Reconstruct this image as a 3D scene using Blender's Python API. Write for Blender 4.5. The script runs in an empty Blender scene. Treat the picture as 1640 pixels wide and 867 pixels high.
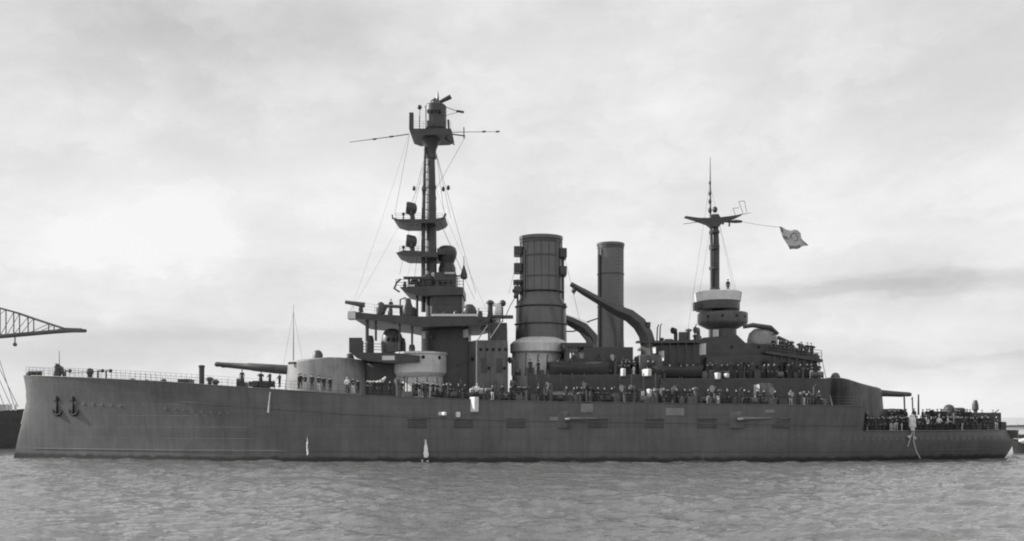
import bpy, math, random
from mathutils import Vector, Matrix, noise
random.seed(7)
S = bpy.context.scene
COL = S.collection
rad = math.radians

# ------------------------------------------------------------------ camera
D, F, HOR, H = 110.0, 1375.0, 668.0, 5.2      # distance to keel line, focal px (1640 wide), horizon row, eye height
cam = bpy.data.objects.new('camera', bpy.data.cameras.new('camera')); COL.objects.link(cam)
cam.location = (0, -D, H); cam.rotation_euler = (rad(90), 0, 0)
cam.data.sensor_width = 36; cam.data.sensor_fit = 'HORIZONTAL'
cam.data.lens = 36 * F / 1640; cam.data.shift_y = (HOR - 433.5) / 1640
cam.data.clip_start = 0.5; cam.data.clip_end = 20000
S.camera = cam
# ------------------------------------------------------------------ sun, sky, exposure
SUN_EL, SUN_AZ = 27.0, -82.0          # azimuth from +Y towards +X (sun stands to the left, a little beyond the ship)
sd = Vector((math.sin(rad(SUN_AZ)) * math.cos(rad(SUN_EL)), math.cos(rad(SUN_AZ)) * math.cos(rad(SUN_EL)), math.sin(rad(SUN_EL))))
sl = bpy.data.lights.new('sun', 'SUN'); sl.energy = 5.0; sl.angle = rad(0.6); sl.color = (1, 0.985, 0.965)
so = bpy.data.objects.new('sun', sl); COL.objects.link(so); so.rotation_euler = sd.to_track_quat('Z', 'Y').to_euler()
S.view_settings.view_transform = 'Standard'; S.view_settings.look = 'None'
S.view_settings.exposure = 0.0; S.view_settings.gamma = 1; S.view_settings.use_curve_mapping = False
S.render.film_transparent = False
S.cycles.filter_width = 2.0

W = bpy.data.worlds.new('World'); S.world = W; W.use_nodes = True
nt = W.node_tree; nt.nodes.clear()
def N(t, **k):
    n = nt.nodes.new(t)
    for a, b in k.items(): setattr(n, a, b)
    return n
def L(a, b): nt.links.new(a, b)
def MA(op, a, b=None, c=None, clamp=False):
    n = N('ShaderNodeMath', operation=op, use_clamp=clamp)
    for i, v in enumerate((a, b, c)):
        if v is None: continue
        if isinstance(v, (int, float)): n.inputs[i].default_value = v
        else: L(v, n.inputs[i])
    return n.outputs[0]
out = N('ShaderNodeOutputWorld'); bg = N('ShaderNodeBackground'); bg.inputs['Strength'].default_value = 0.1
L(bg.outputs[0], out.inputs[0])
sky = N('ShaderNodeTexSky', sky_type='NISHITA', sun_disc=False)
sky.sun_elevation = rad(SUN_EL); sky.sun_rotation = rad(SUN_AZ); sky.dust_density = 3.0; sky.air_density = 1.0
bw = N('ShaderNodeRGBToBW'); L(sky.outputs[0], bw.inputs[0])
tc = N('ShaderNodeTexCoord'); sx = N('ShaderNodeSeparateXYZ'); L(tc.outputs['Generated'], sx.inputs[0])
az = MA('ARCTAN2', sx.outputs[0], sx.outputs[1]); el = MA('ARCSINE', sx.outputs[2])
def cloud(sa, se, scale, detail, rough, off):
    c = N('ShaderNodeCombineXYZ'); L(MA('MULTIPLY', az, sa), c.inputs[0]); L(MA('MULTIPLY', el, se), c.inputs[1]); c.inputs[2].default_value = off
    n = N('ShaderNodeTexNoise'); n.inputs['Scale'].default_value = scale; n.inputs['Detail'].default_value = detail; n.inputs['Roughness'].default_value = rough
    L(c.outputs[0], n.inputs['Vector']); return n.outputs[0]
def blob(px, py, wx, wy, amp, warp=None):
    a0 = math.atan((px - 820) / F); e0 = math.atan((HOR - py) / F)
    aa = MA('DIVIDE', MA('SUBTRACT', az, a0), wx / F); ev = MA('SUBTRACT', el, e0)
    if warp is not None: ev = MA('ADD', ev, MA('MULTIPLY', MA('SUBTRACT', warp, 0.5), 0.06)); 
    ee = MA('DIVIDE', ev, wy / F)
    q = MA('ADD', MA('MULTIPLY', aa, aa), MA('MULTIPLY', ee, ee))
    return MA('MULTIPLY', MA('EXPONENT', MA('MULTIPLY', q, -1.0)), amp)
n1 = cloud(1.0, 2.2, 3.2, 6, 0.55, 3.1)
n2 = cloud(1.0, 5.0, 5.0, 7, 0.6, 8.4)
n3 = cloud(1.0, 1.6, 9.0, 8, 0.65, 1.7)
v = MA('ADD', 8.3, MA('MULTIPLY', MA('SUBTRACT', n1, 0.5), 2.6))
v = MA('ADD', v, MA('MULTIPLY', MA('SUBTRACT', n2, 0.5), 1.4))
v = MA('ADD', v, MA('MULTIPLY', MA('SUBTRACT', n3, 0.5), 1.4))
for b in [(200, 395, 130, 75, 1.5), (560, 330, 230, 70, 1.2), (900, 110, 260, 60, 0.5), (0, 60, 420, 130, -1.6), (420, 70, 240, 60, -0.7), (60, 575, 170, 25, -1.0),
          (1330, 482, 420, 14, -1.7), (1560, 470, 160, 16, -0.9), (1560, 588, 160, 9, -1.0), (1600, 60, 300, 160, -0.9), (1350, 330, 420, 120, 0.6), (300, 545, 330, 16, -0.9), (1560, 540, 260, 24, 0.8), (1560,650,260,40,0.9), (820,640,900,40,0.6)]:
    v = MA('ADD', v, blob(*b, warp=n2))
wc = N('ShaderNodeCombineXYZ'); L(MA('ADD', az, MA('MULTIPLY', n3, 0.12)), wc.inputs[0]); L(MA('ADD', MA('MULTIPLY', el, 1.7), MA('MULTIPLY', n3, 0.16)), wc.inputs[1]); wc.inputs[2].default_value = 5.5
n4 = N('ShaderNodeTexNoise'); n4.inputs['Scale'].default_value = 6.5; n4.inputs['Detail'].default_value = 8; n4.inputs['Roughness'].default_value = 0.6; L(wc.outputs[0], n4.inputs['Vector'])
pf = N('ShaderNodeMapRange', interpolation_type='SMOOTHSTEP'); L(n4.outputs[0], pf.inputs[0]); pf.inputs[1].default_value = 0.36; pf.inputs[2].default_value = 0.70; pf.inputs[3].default_value = -0.45; pf.inputs[4].default_value = 0.85
v = MA('ADD', v, pf.outputs[0])
v = MA('MINIMUM', MA('MAXIMUM', v, 3.2), 9.8)
# thin overcast laid over the clear sky (high overhead a little more of the clear sky shows)
mx = N('ShaderNodeMix', data_type='FLOAT'); mx.inputs[0].default_value = 0.9
L(bw.outputs[0], mx.inputs[2]); L(v, mx.inputs[3])
hi = N('ShaderNodeMapRange'); L(el, hi.inputs[0]); hi.inputs[1].default_value = 0.5; hi.inputs[2].default_value = 1.2; hi.inputs[3].default_value = 1.0; hi.inputs[4].default_value = 0.75
cc = N('ShaderNodeCombineColor'); 
fin = MA('MULTIPLY', mx.outputs[0], hi.outputs[0])
for i in range(3): L(fin, cc.inputs[i])
L(cc.outputs[0], bg.inputs['Color'])

# ------------------------------------------------------------------ materials
def mat(name, col, rough=0.6, var=0.25, scale=0.6, streak=0.0, bump=0.0, bscale=8, plates=False, spec=0.4, metal=0.0):
    m = bpy.data.materials.new(name); m.use_nodes = True; t = m.node_tree; p = t.nodes['Principled BSDF']
    p.inputs['Roughness'].default_value = rough; p.inputs['Specular IOR Level'].default_value = spec; p.inputs['Metallic'].default_value = metal
    tcn = t.nodes.new('ShaderNodeTexCoord'); nz = t.nodes.new('ShaderNodeTexNoise'); nz.inputs['Scale'].default_value = scale; nz.inputs['Detail'].default_value = 8; nz.inputs['Roughness'].default_value = 0.65
    t.links.new(tcn.outputs['Object'], nz.inputs['Vector'])
    r = t.nodes.new('ShaderNodeMapRange'); r.inputs[1].default_value = 0.3; r.inputs[2].default_value = 0.7; r.inputs[3].default_value = col * (1 - var); r.inputs[4].default_value = col * (1 + var)
    t.links.new(nz.outputs[0], r.inputs[0]); val = r.outputs[0]
    if streak:
        mp = t.nodes.new('ShaderNodeMapping'); mp.inputs['Scale'].default_value = (1.3, 1.3, 0.12); t.links.new(tcn.outputs['Object'], mp.inputs[0])
        n2_ = t.nodes.new('ShaderNodeTexNoise'); n2_.inputs['Scale'].default_value = 1.6; n2_.inputs['Detail'].default_value = 6; t.links.new(mp.outputs[0], n2_.inputs['Vector'])
        r2 = t.nodes.new('ShaderNodeMapRange'); r2.inputs[1].default_value = 0.42; r2.inputs[2].default_value = 0.72; r2.inputs[3].default_value = 1; r2.inputs[4].default_value = 1 - streak
        t.links.new(n2_.outputs[0], r2.inputs[0])
        mm = t.nodes.new('ShaderNodeMath'); mm.operation = 'MULTIPLY'; t.links.new(val, mm.inputs[0]); t.links.new(r2.outputs[0], mm.inputs[1]); val = mm.outputs[0]
    cb = t.nodes.new('ShaderNodeCombineColor')
    for i in range(3): t.links.new(val, cb.inputs[i])
    t.links.new(cb.outputs[0], p.inputs['Base Color'])
    if bump or plates:
        bp = t.nodes.new('ShaderNodeBump'); bp.inputs['Strength'].default_value = 1.0; bp.inputs['Distance'].default_value = bump or 0.01
        nb = t.nodes.new('ShaderNodeTexNoise'); nb.inputs['Scale'].default_value = bscale; nb.inputs['Detail'].default_value = 5; t.links.new(tcn.outputs['Object'], nb.inputs['Vector'])
        h = nb.outputs[0]
        if plates:
            sp = t.nodes.new('ShaderNodeSeparateXYZ'); t.links.new(tcn.outputs['Object'], sp.inputs[0]); cx = t.nodes.new('ShaderNodeCombineXYZ')
            t.links.new(sp.outputs[0], cx.inputs[0]); t.links.new(sp.outputs[2], cx.inputs[1])
            br = t.nodes.new('ShaderNodeTexBrick'); br.inputs['Scale'].default_value = 1.0; br.inputs['Brick Width'].default_value = 5.5; br.inputs['Row Height'].default_value = 1.35; br.inputs['Mortar Size'].default_value = 0.035
            t.links.new(cx.outputs[0], br.inputs['Vector'])
            ad = t.nodes.new('ShaderNodeMath'); ad.operation = 'SUBTRACT'; t.links.new(h, ad.inputs[0]); t.links.new(br.outputs['Fac'], ad.inputs[1]); h = ad.outputs[0]
        t.links.new(h, bp.inputs['Height']); t.links.new(bp.outputs[0], p.inputs['Normal'])
    return m
M = dict(
    hull=mat('hull_paint', 0.135, 0.5, 0.22, 0.22, streak=0.2, bump=0.015, bscale=1.3, plates=True),
    paint=mat('grey_paint', 0.14, 0.42, 0.25, 0.5, streak=0.35, bump=0.008, bscale=4),
    light=mat('pale_and_sunlit_grey', 0.66, 0.6, 0.15, 0.8, streak=0.2),  # pale grey; brightness of sunlit faces painted in on tower, casing and platform
    dark=mat('dark_grey_paint', 0.07, 0.4, 0.25, 0.8),
    funnel=mat('funnel_paint', 0.09, 0.3, 0.2, 0.5, streak=0.3, spec=0.9),
    black=mat('black_opening', 0.015, 0.7, 0.1),
    canvas=mat('white_canvas', 0.72, 0.85, 0.12, 1.5, bump=0.02, bscale=3),
    deck=mat('deck_planks', 0.25, 0.8, 0.2, 1.0),
    rope=mat('tarred_rope', 0.1, 0.8, 0.1),
    prope=mat('pale_rope', 0.55, 0.8, 0.1),
    steel=mat('gun_steel', 0.1, 0.45, 0.2, 1.2),
    skin=mat('skin', 0.55, 0.6, 0.1), navy=mat('dark_uniform', 0.05, 0.9, 0.2, 3), white=mat('white_uniform', 0.7, 0.85, 0.1, 3),
    glass=mat('porthole_glass', 0.03, 0.1, 0.1), stone=mat('breakwater_stone', 0.22, 0.9, 0.35, 0.4, bump=0.1, bscale=1.0),
    wood=mat('boat_wood', 0.2, 0.6, 0.25, 1.5), far=mat('distant_steelwork', 0.14, 0.7, 0.2, 0.3), foam=mat('falling_water', 0.85, 0.5, 0.1, 4),
)

def boot(m):
    t = m.node_tree; p = t.nodes['Principled BSDF']; src = p.inputs['Base Color'].links[0].from_socket
    tcn = t.nodes.new('ShaderNodeTexCoord'); sp = t.nodes.new('ShaderNodeSeparateXYZ'); t.links.new(tcn.outputs['Object'], sp.inputs[0])
    nz = t.nodes.new('ShaderNodeTexNoise'); nz.inputs['Scale'].default_value = 0.9; nz.inputs['Detail'].default_value = 6; t.links.new(tcn.outputs['Object'], nz.inputs['Vector'])
    a = t.nodes.new('ShaderNodeMath'); a.operation = 'MULTIPLY_ADD'; t.links.new(nz.outputs[0], a.inputs[0]); a.inputs[1].default_value = -0.7; t.links.new(sp.outputs[2], a.inputs[2])
    r = t.nodes.new('ShaderNodeMapRange'); r.inputs[1].default_value = 0.0; r.inputs[2].default_value = 0.35; r.inputs[3].default_value = 1; r.inputs[4].default_value = 0; t.links.new(a.outputs[0], r.inputs[0])
    mx = t.nodes.new('ShaderNodeMix'); mx.data_type = 'RGBA'; t.links.new(r.outputs[0], mx.inputs[0]); t.links.new(src, mx.inputs[6]); mx.inputs[7].default_value = (0.035, 0.035, 0.035, 1); t.links.new(mx.outputs[2], p.inputs['Base Color'])
boot(M['hull'])
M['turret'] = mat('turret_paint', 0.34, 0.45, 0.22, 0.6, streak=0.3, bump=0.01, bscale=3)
# ------------------------------------------------------------------ mesh builder
def k_(y): return (D + y) / F
def P(px, py, y=0.0):
    k = k_(y); return Vector(((px - 820) * k, y, H + (HOR - py) * k))
class MB:
    def __init__(s): s.v = []; s.f = []; s.mi = []
    def add(s, vs, fs, mi=0):
        o = len(s.v); s.v += [tuple(a) for a in vs]; s.f += [tuple(i + o for i in f) for f in fs]; s.mi += [mi] * len(fs); return s
    def box(s, a, b, mi=0):
        (x0, y0, z0), (x1, y1, z1) = [min(p, q) for p, q in zip(a, b)], [max(p, q) for p, q in zip(a, b)]
        return s.add([(x0,y0,z0),(x1,y0,z0),(x1,y1,z0),(x0,y1,z0),(x0,y0,z1),(x1,y0,z1),(x1,y1,z1),(x0,y1,z1)],
                     [(0,3,2,1),(4,5,6,7),(0,1,5,4),(1,2,6,5),(2,3,7,6),(3,0,4,7)], mi)
    def boxp(s, px0, px1, py0, py1, ya, yb, mi=0):      # front face seen at ya
        return s.box(P(px0, py0, ya), Vector((P(px1, py1, ya).x, yb, P(px1, py1, ya).z)), mi)
    def tube(s, pts, rs, n=8, mi=0, cap=True):
        pts = [Vector(p) for p in pts]
        if not isinstance(rs, (list, tuple)): rs = [rs] * len(pts)
        vs = []; up = None
        for i, p in enumerate(pts):
            t = (pts[min(i + 1, len(pts) - 1)] - pts[max(i - 1, 0)]).normalized()
            if up is None: up = t.orthogonal().normalized()
            up = (up - t * up.dot(t)).normalized(); w = t.cross(up)
            for j in range(n):
                a = 2 * math.pi * (j + .5) / n; vs.append(p + (up * math.cos(a) + w * math.sin(a)) * rs[i])
        fs = [(i*n+j, i*n+(j+1) % n, (i+1)*n+(j+1) % n, (i+1)*n+j) for i in range(len(pts)-1) for j in range(n)]
        if cap: fs += [tuple(range(n))[::-1], tuple((len(pts)-1)*n+j for j in range(n))]
        return s.add(vs, fs, mi)
    def lathe(s, c, prof, n=28, sx=1, sy=1, mi=0):
        vs = []
        for r, z in prof:
            for j in range(n):
                a = 2*math.pi*j/n; vs.append((c[0]+r*math.cos(a)*sx, c[1]+r*math.sin(a)*sy, c[2]+z))
        m = len(prof)
        fs = [(i*n+j, i*n+(j+1) % n, (i+1)*n+(j+1) % n, (i+1)*n+j) for i in range(m-1) for j in range(n)]
        fs += [tuple(range(n))[::-1], tuple((m-1)*n+j for j in range(n))]
        return s.add(vs, fs, mi)
    def lathep(s, px, y, prof, n=28, sx=1, sy=1, mi=0):  # prof in pixels: (radius px, row)
        c = P(px, HOR, y); k = k_(y)
        pr = [(r * k, (HOR - py) * k) for r, py in prof]
        if pr[0][1] > pr[-1][1]: pr = pr[::-1]
        return s.lathe((c.x, c.y, H), pr, n, sx, sy, mi)
    def prism(s, poly, ya, yb, mi=0, inset=0.0):         # side profile in pixels at ya, extruded across
        a = [P(x, y, ya) for x, y in poly]; n = len(a)
        vs = a + [Vector((p.x, yb, p.z)) for p in a]
        ar = sum(a[i].x*a[(i+1) % n].z - a[(i+1) % n].x*a[i].z for i in range(n))
        f1 = tuple(range(n)); f2 = tuple(range(n, 2*n))[::-1]; sd_ = [(i+n, (i+1) % n+n, (i+1) % n, i) for i in range(n)]
        fs = [f1, f2] + sd_
        if ar < 0: fs = [f[::-1] for f in fs]
        return s.add(vs, fs, mi)
    def plan(s, pts, z0, z1, mi=0, top=None):            # plan polygon extruded up (counter-clockwise)
        n = len(pts); cx = sum(p[0] for p in pts)/n; cy = sum(p[1] for p in pts)/n
        ar = sum(pts[i][0]*pts[(i+1) % n][1]-pts[(i+1) % n][0]*pts[i][1] for i in range(n))
        if ar < 0: pts = pts[::-1]
        tk = top or 1.0
        zt = z1 if callable(z1) else (lambda x, y: z1)
        vs = [(x, y, z0) for x, y in pts] + [(cx+(x-cx)*tk, cy+(y-cy)*tk, zt(cx+(x-cx)*tk, cy+(y-cy)*tk)) for x, y in pts]
        fs = [(i, (i+1) % n, (i+1) % n+n, i+n) for i in range(n)] + [tuple(range(n))[::-1], tuple(range(n, 2*n))]
        return s.add(vs, fs, mi)
    def ball(s, c, r, n=10, sz=1.0, mi=0):
        m = n//2+1
        return s.lathe(c, [(max(r*math.sin(math.pi*i/m), 0.002), -r*sz*math.cos(math.pi*i/m)) for i in range(m+1)], n, mi=mi)
    def build(s, name, m, parent=None, smooth=True, bevel=0, kind=None, label=None):
        me = bpy.data.meshes.new(name); me.from_pydata(s.v, [], s.f); me.validate()
        ms = m if isinstance(m, list) else [m]
        for q in ms: me.materials.append(M[q] if isinstance(q, str) else q)
        if len(ms) > 1 and len(me.polygons) == len(s.mi): me.polygons.foreach_set('material_index', s.mi)
        if smooth: me.shade_smooth(); me.set_sharp_from_angle(angle=rad(38))
        o = bpy.data.objects.new(name, me); COL.objects.link(o)
        if parent: o.parent = parent; o.matrix_parent_inverse = parent_inv(parent)
        if bevel:
            b = o.modifiers.new('bevel', 'BEVEL'); b.width = bevel; b.segments = 2; b.limit_method = 'ANGLE'
        if kind: o['kind'] = kind
        if label: o['label'] = label
        return o
def world_of(o):
    m = o.matrix_basis.copy()
    if o.parent: m = world_of(o.parent) @ o.matrix_parent_inverse @ m
    return m
def parent_inv(p): return world_of(p).inverted()
def tag(o, label, cat, group=None):
    o['label'] = label; o['category'] = cat
    if group: o['group'] = group
    return o
def empty(name, loc, label, cat, group=None, rz=0):
    o = bpy.data.objects.new(name, None); COL.objects.link(o); o.location = loc; o.rotation_euler = (0, 0, rz); o.empty_display_size = 0.5
    return tag(o, label, cat, group)
def wire(name, a, b, r, parent, m='rope', sag=0.0, n=8):
    a = Vector(a); b = Vector(b); pts = [a.lerp(b, i/n) - Vector((0, 0, sag*4*(i/n)*(1-i/n))) for i in range(n+1)]
    return MB().tube(pts, r, 5).build(name, m, parent)

# ------------------------------------------------------------------ water
def make_water():
    xs = []; x = 0.0; st = 0.26
    while x < 9000:
        xs.append(x)
        st = 0.26 if x < 66 else st * 1.09
        x += st
    xs = [-a for a in xs[:0:-1]] + xs
    ys = []; y = -84.0; st = 0.2
    while y < 9000:
        ys.append(y); st = 0.2 if y < -20 else (0.2 + (y+20)*0.02 if y < 10 else st*1.12); y += st
    pre = []; y = -84.0; st = 0.2
    while y > -1500: st *= 1.15; y -= st; pre.append(y)
    ys = pre[::-1] + ys
    rnd = random.Random(3)
    comps = []
    for i in range(44):
        lam = 0.7 * (1.085 ** i); lam = min(lam, 16); th = rad(250 + rnd.uniform(-55, 55)); kk = 2*math.pi/lam
        comps.append((kk*math.cos(th), kk*math.sin(th), (0.017*lam**0.8 if lam < 3 else 0.041*(3/lam)**0.6)*0.8, rnd.uniform(0, 6.28)))
    import numpy as np
    X, Y = np.meshgrid(np.array(xs), np.array(ys)); Z = np.zeros_like(X)
    gust = 0.75 + 0.25*np.sin(X*0.07+1.0+0.6*np.sin(Y*0.11))*np.cos(Y*0.09+0.5*np.sin(X*0.05))
    for kx, ky, a, ph in comps: Z += a*np.sin(kx*X+ky*Y+ph)
    fade = np.clip((96-np.abs(X))/30, 0, 1)*np.clip((24-Y)/24, 0.0, 1)*np.clip((Y+90)/6, 0, 1)
    Z = np.where(Z > 0, Z*1.25, Z*0.85)*gust*fade
    nx, ny = len(xs), len(ys)
    v = np.stack([X, Y, Z], -1).reshape(-1, 3).astype(np.float32)
    idx = np.arange(nx*ny).reshape(ny, nx)
    q = np.stack([idx[:-1, :-1], idx[:-1, 1:], idx[1:, 1:], idx[1:, :-1]], -1).reshape(-1, 4).astype(np.int32)
    me = bpy.data.meshes.new('water'); me.vertices.add(len(v)); me.vertices.foreach_set('co', v.ravel())
    me.loops.add(q.size); me.loops.foreach_set('vertex_index', q.ravel()); me.polygons.add(len(q))
    me.polygons.foreach_set('loop_start', np.arange(0, q.size, 4, dtype=np.int32))
    me.update(calc_edges=True); me.shade_smooth()
    m = bpy.data.materials.new('harbour_water'); m.use_nodes = True; t = m.node_tree; p = t.nodes['Principled BSDF']
    p.inputs['Base Color'].default_value = (0.14, 0.14, 0.14, 1); p.inputs['Roughness'].default_value = 0.04; p.inputs['IOR'].default_value = 1.95
    tcn = t.nodes.new('ShaderNodeTexCoord'); h = None
    for sc, stx, amp, det in ((0.9, 0.42, 0.22, 4), (3.0, 0.5, 0.11, 5), (0.15, 0.6, 0.15, 3)):
        mp = t.nodes.new('ShaderNodeMapping'); mp.inputs['Scale'].default_value = (stx, 1, 1); mp.inputs['Rotation'].default_value = (0, 0, rad(8)); t.links.new(tcn.outputs['Object'], mp.inputs[0])
        nz = t.nodes.new('ShaderNodeTexNoise'); nz.inputs['Scale'].default_value = sc; nz.inputs['Detail'].default_value = det; nz.inputs['Roughness'].default_value = 0.6; t.links.new(mp.outputs[0], nz.inputs['Vector'])
        mu = t.nodes.new('ShaderNodeMath'); mu.operation = 'MULTIPLY'; mu.inputs[1].default_value = amp; t.links.new(nz.outputs[0], mu.inputs[0])
        if h is None: h = mu.outputs[0]
        else:
            ad = t.nodes.new('ShaderNodeMath'); ad.operation = 'ADD'; t.links.new(h, ad.inputs[0]); t.links.new(mu.outputs[0], ad.inputs[1]); h = ad.outputs[0]
    bp = t.nodes.new('ShaderNodeBump'); bp.inputs['Strength'].default_value = 1.0; bp.inputs['Distance'].default_value = 1.3
    t.links.new(h, bp.inputs['Height']); t.links.new(bp.outputs[0], p.inputs['Normal'])
    me.materials.append(m)
    o = bpy.data.objects.new('water', me); COL.objects.link(o); o['kind'] = 'structure'
make_water()

# ------------------------------------------------------------------ hull form
def interp(tab, z):
    if z <= tab[0][0]: return tab[0][1]
    for (a, b), (c, d) in zip(tab, tab[1:]):
        if z <= c: return b+(d-b)*(z-a)/(c-a)
    return tab[-1][1]
X = lambda px: (px-820)*0.08
STEM = [(-1.6, X(17)), (0, X(22)), (2.6, X(29)), (5, X(37)), (7.2, X(43)), (9, X(41)), (10.7, X(37))]
STERN = [(-1.6, X(1570)), (0, X(1610)), (1.4, X(1621)), (2.4, X(1624)), (3.0, X(1618)), (3.6, X(1611)), (12, X(1611))]
ZQ = 3.55
DECK = [(X(37), 10.55), (X(90), 10.35), (X(180), 10.0), (X(300), 9.45), (X(420), 8.75), (X(600), 7.75), (X(800), 7.1), (X(1330), 6.5), (X(1620), 6.4)]
def sx_(x, z): a = interp(STEM, z); b = interp(STERN, z); return min(max((x-a)/(b-a), 0), 1)
def hb_s(s, z, zd):
    f = min(max(z/zd, 0), 1)
    if s < 0.38:
        u = s/0.38; d = 11.0*math.sin(math.pi/2*u)**0.72; w = 10.9*math.sin(math.pi/2*u)**1.12
    elif s < 0.66: d, w = 11.0, 10.9
    else:
        u = (s-0.66)/0.34; d = 11.0*max(1-u**2.7, 0)**0.62; w = 10.9*max(1-u**2.0, 0)**0.85
    b = w+(d-w)*f**1.2
    return b
def deckz(x): return interp(DECK, x)
def hb(x, z): return hb_s(sx_(x, z), z, deckz(x))
XSTEP = X(1334)
def near(px, z, inset=0.0):               # world x,y of the port side at photo column px
    y = -9.0
    for _ in range(12): x = (px-820)*k_(y); y = -(hb(x, z)-inset)
    return x, y

ship = empty('battleship', (0, 0, 0), 'long dark grey twin-funnelled battleship with tall foremast and crowded decks', 'battleship')
def loft(zf, s0, s1, n, levels, name, m, cap=True):
    vs = []; fs = []
    ss = [s0+(s1-s0)*(0.5-0.5*math.cos(math.pi*i/(n-1))) for i in range(n)]
    for side in (-1, 1):
        for s in ss:
            for l in range(levels):
                f = l/(levels-1); x = 0
                z = zf(s, f)
                x = interp(STEM, z)+(interp(STERN, z)-interp(STEM, z))*s
                vs.append((x, side*hb_s(s, z, deckz(x)), z))
    o = n*levels
    for i in range(n-1):
        for l in range(levels-1):
            a = i*levels+l; fs.append((a, a+levels, a+levels+1, a+1)); b = a+o; fs.append((b, b+1, b+levels+1, b+levels))
        if cap: fs.append((i*levels+levels-1, (i+1)*levels+levels-1, o+(i+1)*levels+levels-1, o+i*levels+levels-1))
    for i in (0, n-1):
        for l in range(levels-1):
            a = i*levels+l; b = a+o
            fs.append((a, a+1, b+1, b) if i == 0 else (a, b, b+1, a+1))
    mb = MB().add(vs, fs); mb.mi = [0]*len(fs)
    return mb.build(name, m, ship)
hull = loft(lambda s, f: -1.6+(ZQ+1.6)*f, 0, 1, 110, 14, 'hull', 'hull')
s_step = (XSTEP-interp(STEM, ZQ))/(interp(STERN, ZQ)-interp(STEM, ZQ))
def zf_up(s, f):
    x = interp(STEM, 8)+(interp(STERN, 8)-interp(STEM, 8))*s
    return ZQ+(deckz(x)-ZQ)*f
upper = loft(zf_up, 0, s_step, 100, 12, 'upper_hull', 'hull')
# armour belt ledge, rubbing strake
def strake(name, z, x0, x1, r, m='hull', par=hull, dz=0):
    for side in (-1, 1):
        pts = []
        n = 60
        for i in range(n+1):
            x = x0+(x1-x0)*i/n; zz = z(x) if callable(z) else z
            pts.append((x, side*(hb(x, zz)+r*0.5), zz))
        MB().tube(pts, r, 6).build(name, m, par)
strake('belt_ledge', 1.2, X(60), X(1560), 0.05)
strake('net_shelf', lambda x: deckz(x)-2.3, X(330), X(1320), 0.06)
strake('deck_edge', lambda x: deckz(x)-0.03, X(60), X(1330), 0.05, par=upper)
strake('deck_edge', 3.55, X(1338), X(1590), 0.08, par=hull)
# portholes
ph = None
def porthole(x, z, side=-1, r=0.2, par=hull):
    global ph
    y = side*hb(x, z)
    if ph is None:
        ph = MB().tube([(0, 0.05, 0), (0, -0.015, 0)], 0.2, 12).build('porthole', 'glass', None)
        q = MB(); 
        q.lathe((0, 0, 0), [(0.19, -0.01), (0.24, -0.01), (0.24, 0.02), (0.19, 0.02)], 14)
        q.v = [(a, c-0.02, b) for a, b, c in q.v]; ring = q.build('rim', 'paint', None)
        ph.parent = par; ring.parent = ph; o = ph
        # portholes are sub-parts: keep the rim inside the same mesh
        bm_v = [tuple(v.co) for v in ph.data.vertices]; me = MB(); me.v = bm_v + [tuple(v.co) for v in ring.data.vertices]
        me.f = [tuple(p.vertices) for p in ph.data.polygons]+[tuple(i+len(bm_v) for i in p.vertices) for p in ring.data.polygons]
        me.mi = [0]*len(ph.data.polygons)+[1]*len(ring.data.polygons)
        bpy.data.objects.remove(ring); bpy.data.objects.remove(ph)
        ph = me.build('porthole', ['glass', 'paint'], par)
        o = ph
    else:
        o = ph.copy(); COL.objects.link(o); o.parent = par
    o.location = (x, y, z)
    dx = 0.5; dy = side*(hb(x+dx, z)-hb(x-dx, z))
    o.rotation_euler = (0, 0, math.atan2(dy, 2*dx) + (0 if side < 0 else math.pi))
    return o
for i in range(34):
    px = 120+i*14.5
    if 200 < px < 260: continue
    x, y = near(px, 6.2); porthole(x, deckz(x)-3.2, -1, par=upper)
for i in range(26):
    px = 1350+i*9.6
    x, y = near(px, 2.5); porthole(x, 2.65, -1)


for i in range(34):
    px = 470+i*25+random.uniform(-5, 5); x, y = near(px, 2.6); porthole(x, 2.75, -1)
for px in (668, 742, 826, 958, 1048, 1132, 1250):
    x, y = near(px, 4.4); MB().box((x-1.1, y-0.05, 3.9), (x+1.1, y+0.1, 4.9)).build('embrasure', 'dark', upper, bevel=0.2)
    MB().tube([(x-1.2, y-0.06, 5.0), (x+1.2, y-0.06, 5.0)], 0.07, 8).build('embrasure_hood', 'paint', upper)
# casemate guns in the battery
for px in (905, 1180):
    x, y = near(px, 5.0)
    c = MB().lathe((x, y+1.15, 3.9), [(1.45, 0), (1.5, 0.15), (1.5, 1.7), (1.3, 1.95)], 24, mi=0).build('casemate', 'paint', upper)
    MB().tube([(x, y-0.4, 4.9), (x+0.5*(1 if px > 900 else -1), y-0.95, 4.95), (x+3.6*(1 if px > 900 else -1), y-1.15, 5.0)], [0.26, 0.24, 0.13], 12).build('gun_barrel', 'steel', upper)
# anchors at the bow
for px, py in ((92, 652), (118, 648)):
    x, y = near(px, 6.6); mb = MB()
    mb.tube([(x, y+0.02, 7.4), (x-0.1, y-0.02, 5.6)], 0.14, 8).tube([(x-0.75, y+0.25, 6.1), (x-0.5, y+0.1, 5.6), (x, y-0.05, 5.4), (x+0.5, y-0.15, 5.6), (x+0.75, y-0.2, 6.1)], [0.05, .14, .18, .14, .05], 8)
    mb.tube([(x-0.5, y+0.15, 7.2), (x+0.5, y-0.12, 7.2)], 0.09, 8); mb.build('anchor', 'black', upper)
    MB().lathe((x+0.2, y-0.0, 7.5), [(0.5, -0.3), (0.55, 0), (0.5, 0.3)], 14, sy=0.5).build('hawse_pipe', 'black', upper)
# white draught mark / fender strip on the stem
MB().tube([(interp(STEM, z)-0.02, 0, z) for z in (8.2, 7.6, 7.2, 6.4, 5.6, 5.0, 4.3)], 0.07, 6).build('stem_strip', 'canvas', upper)

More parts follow.
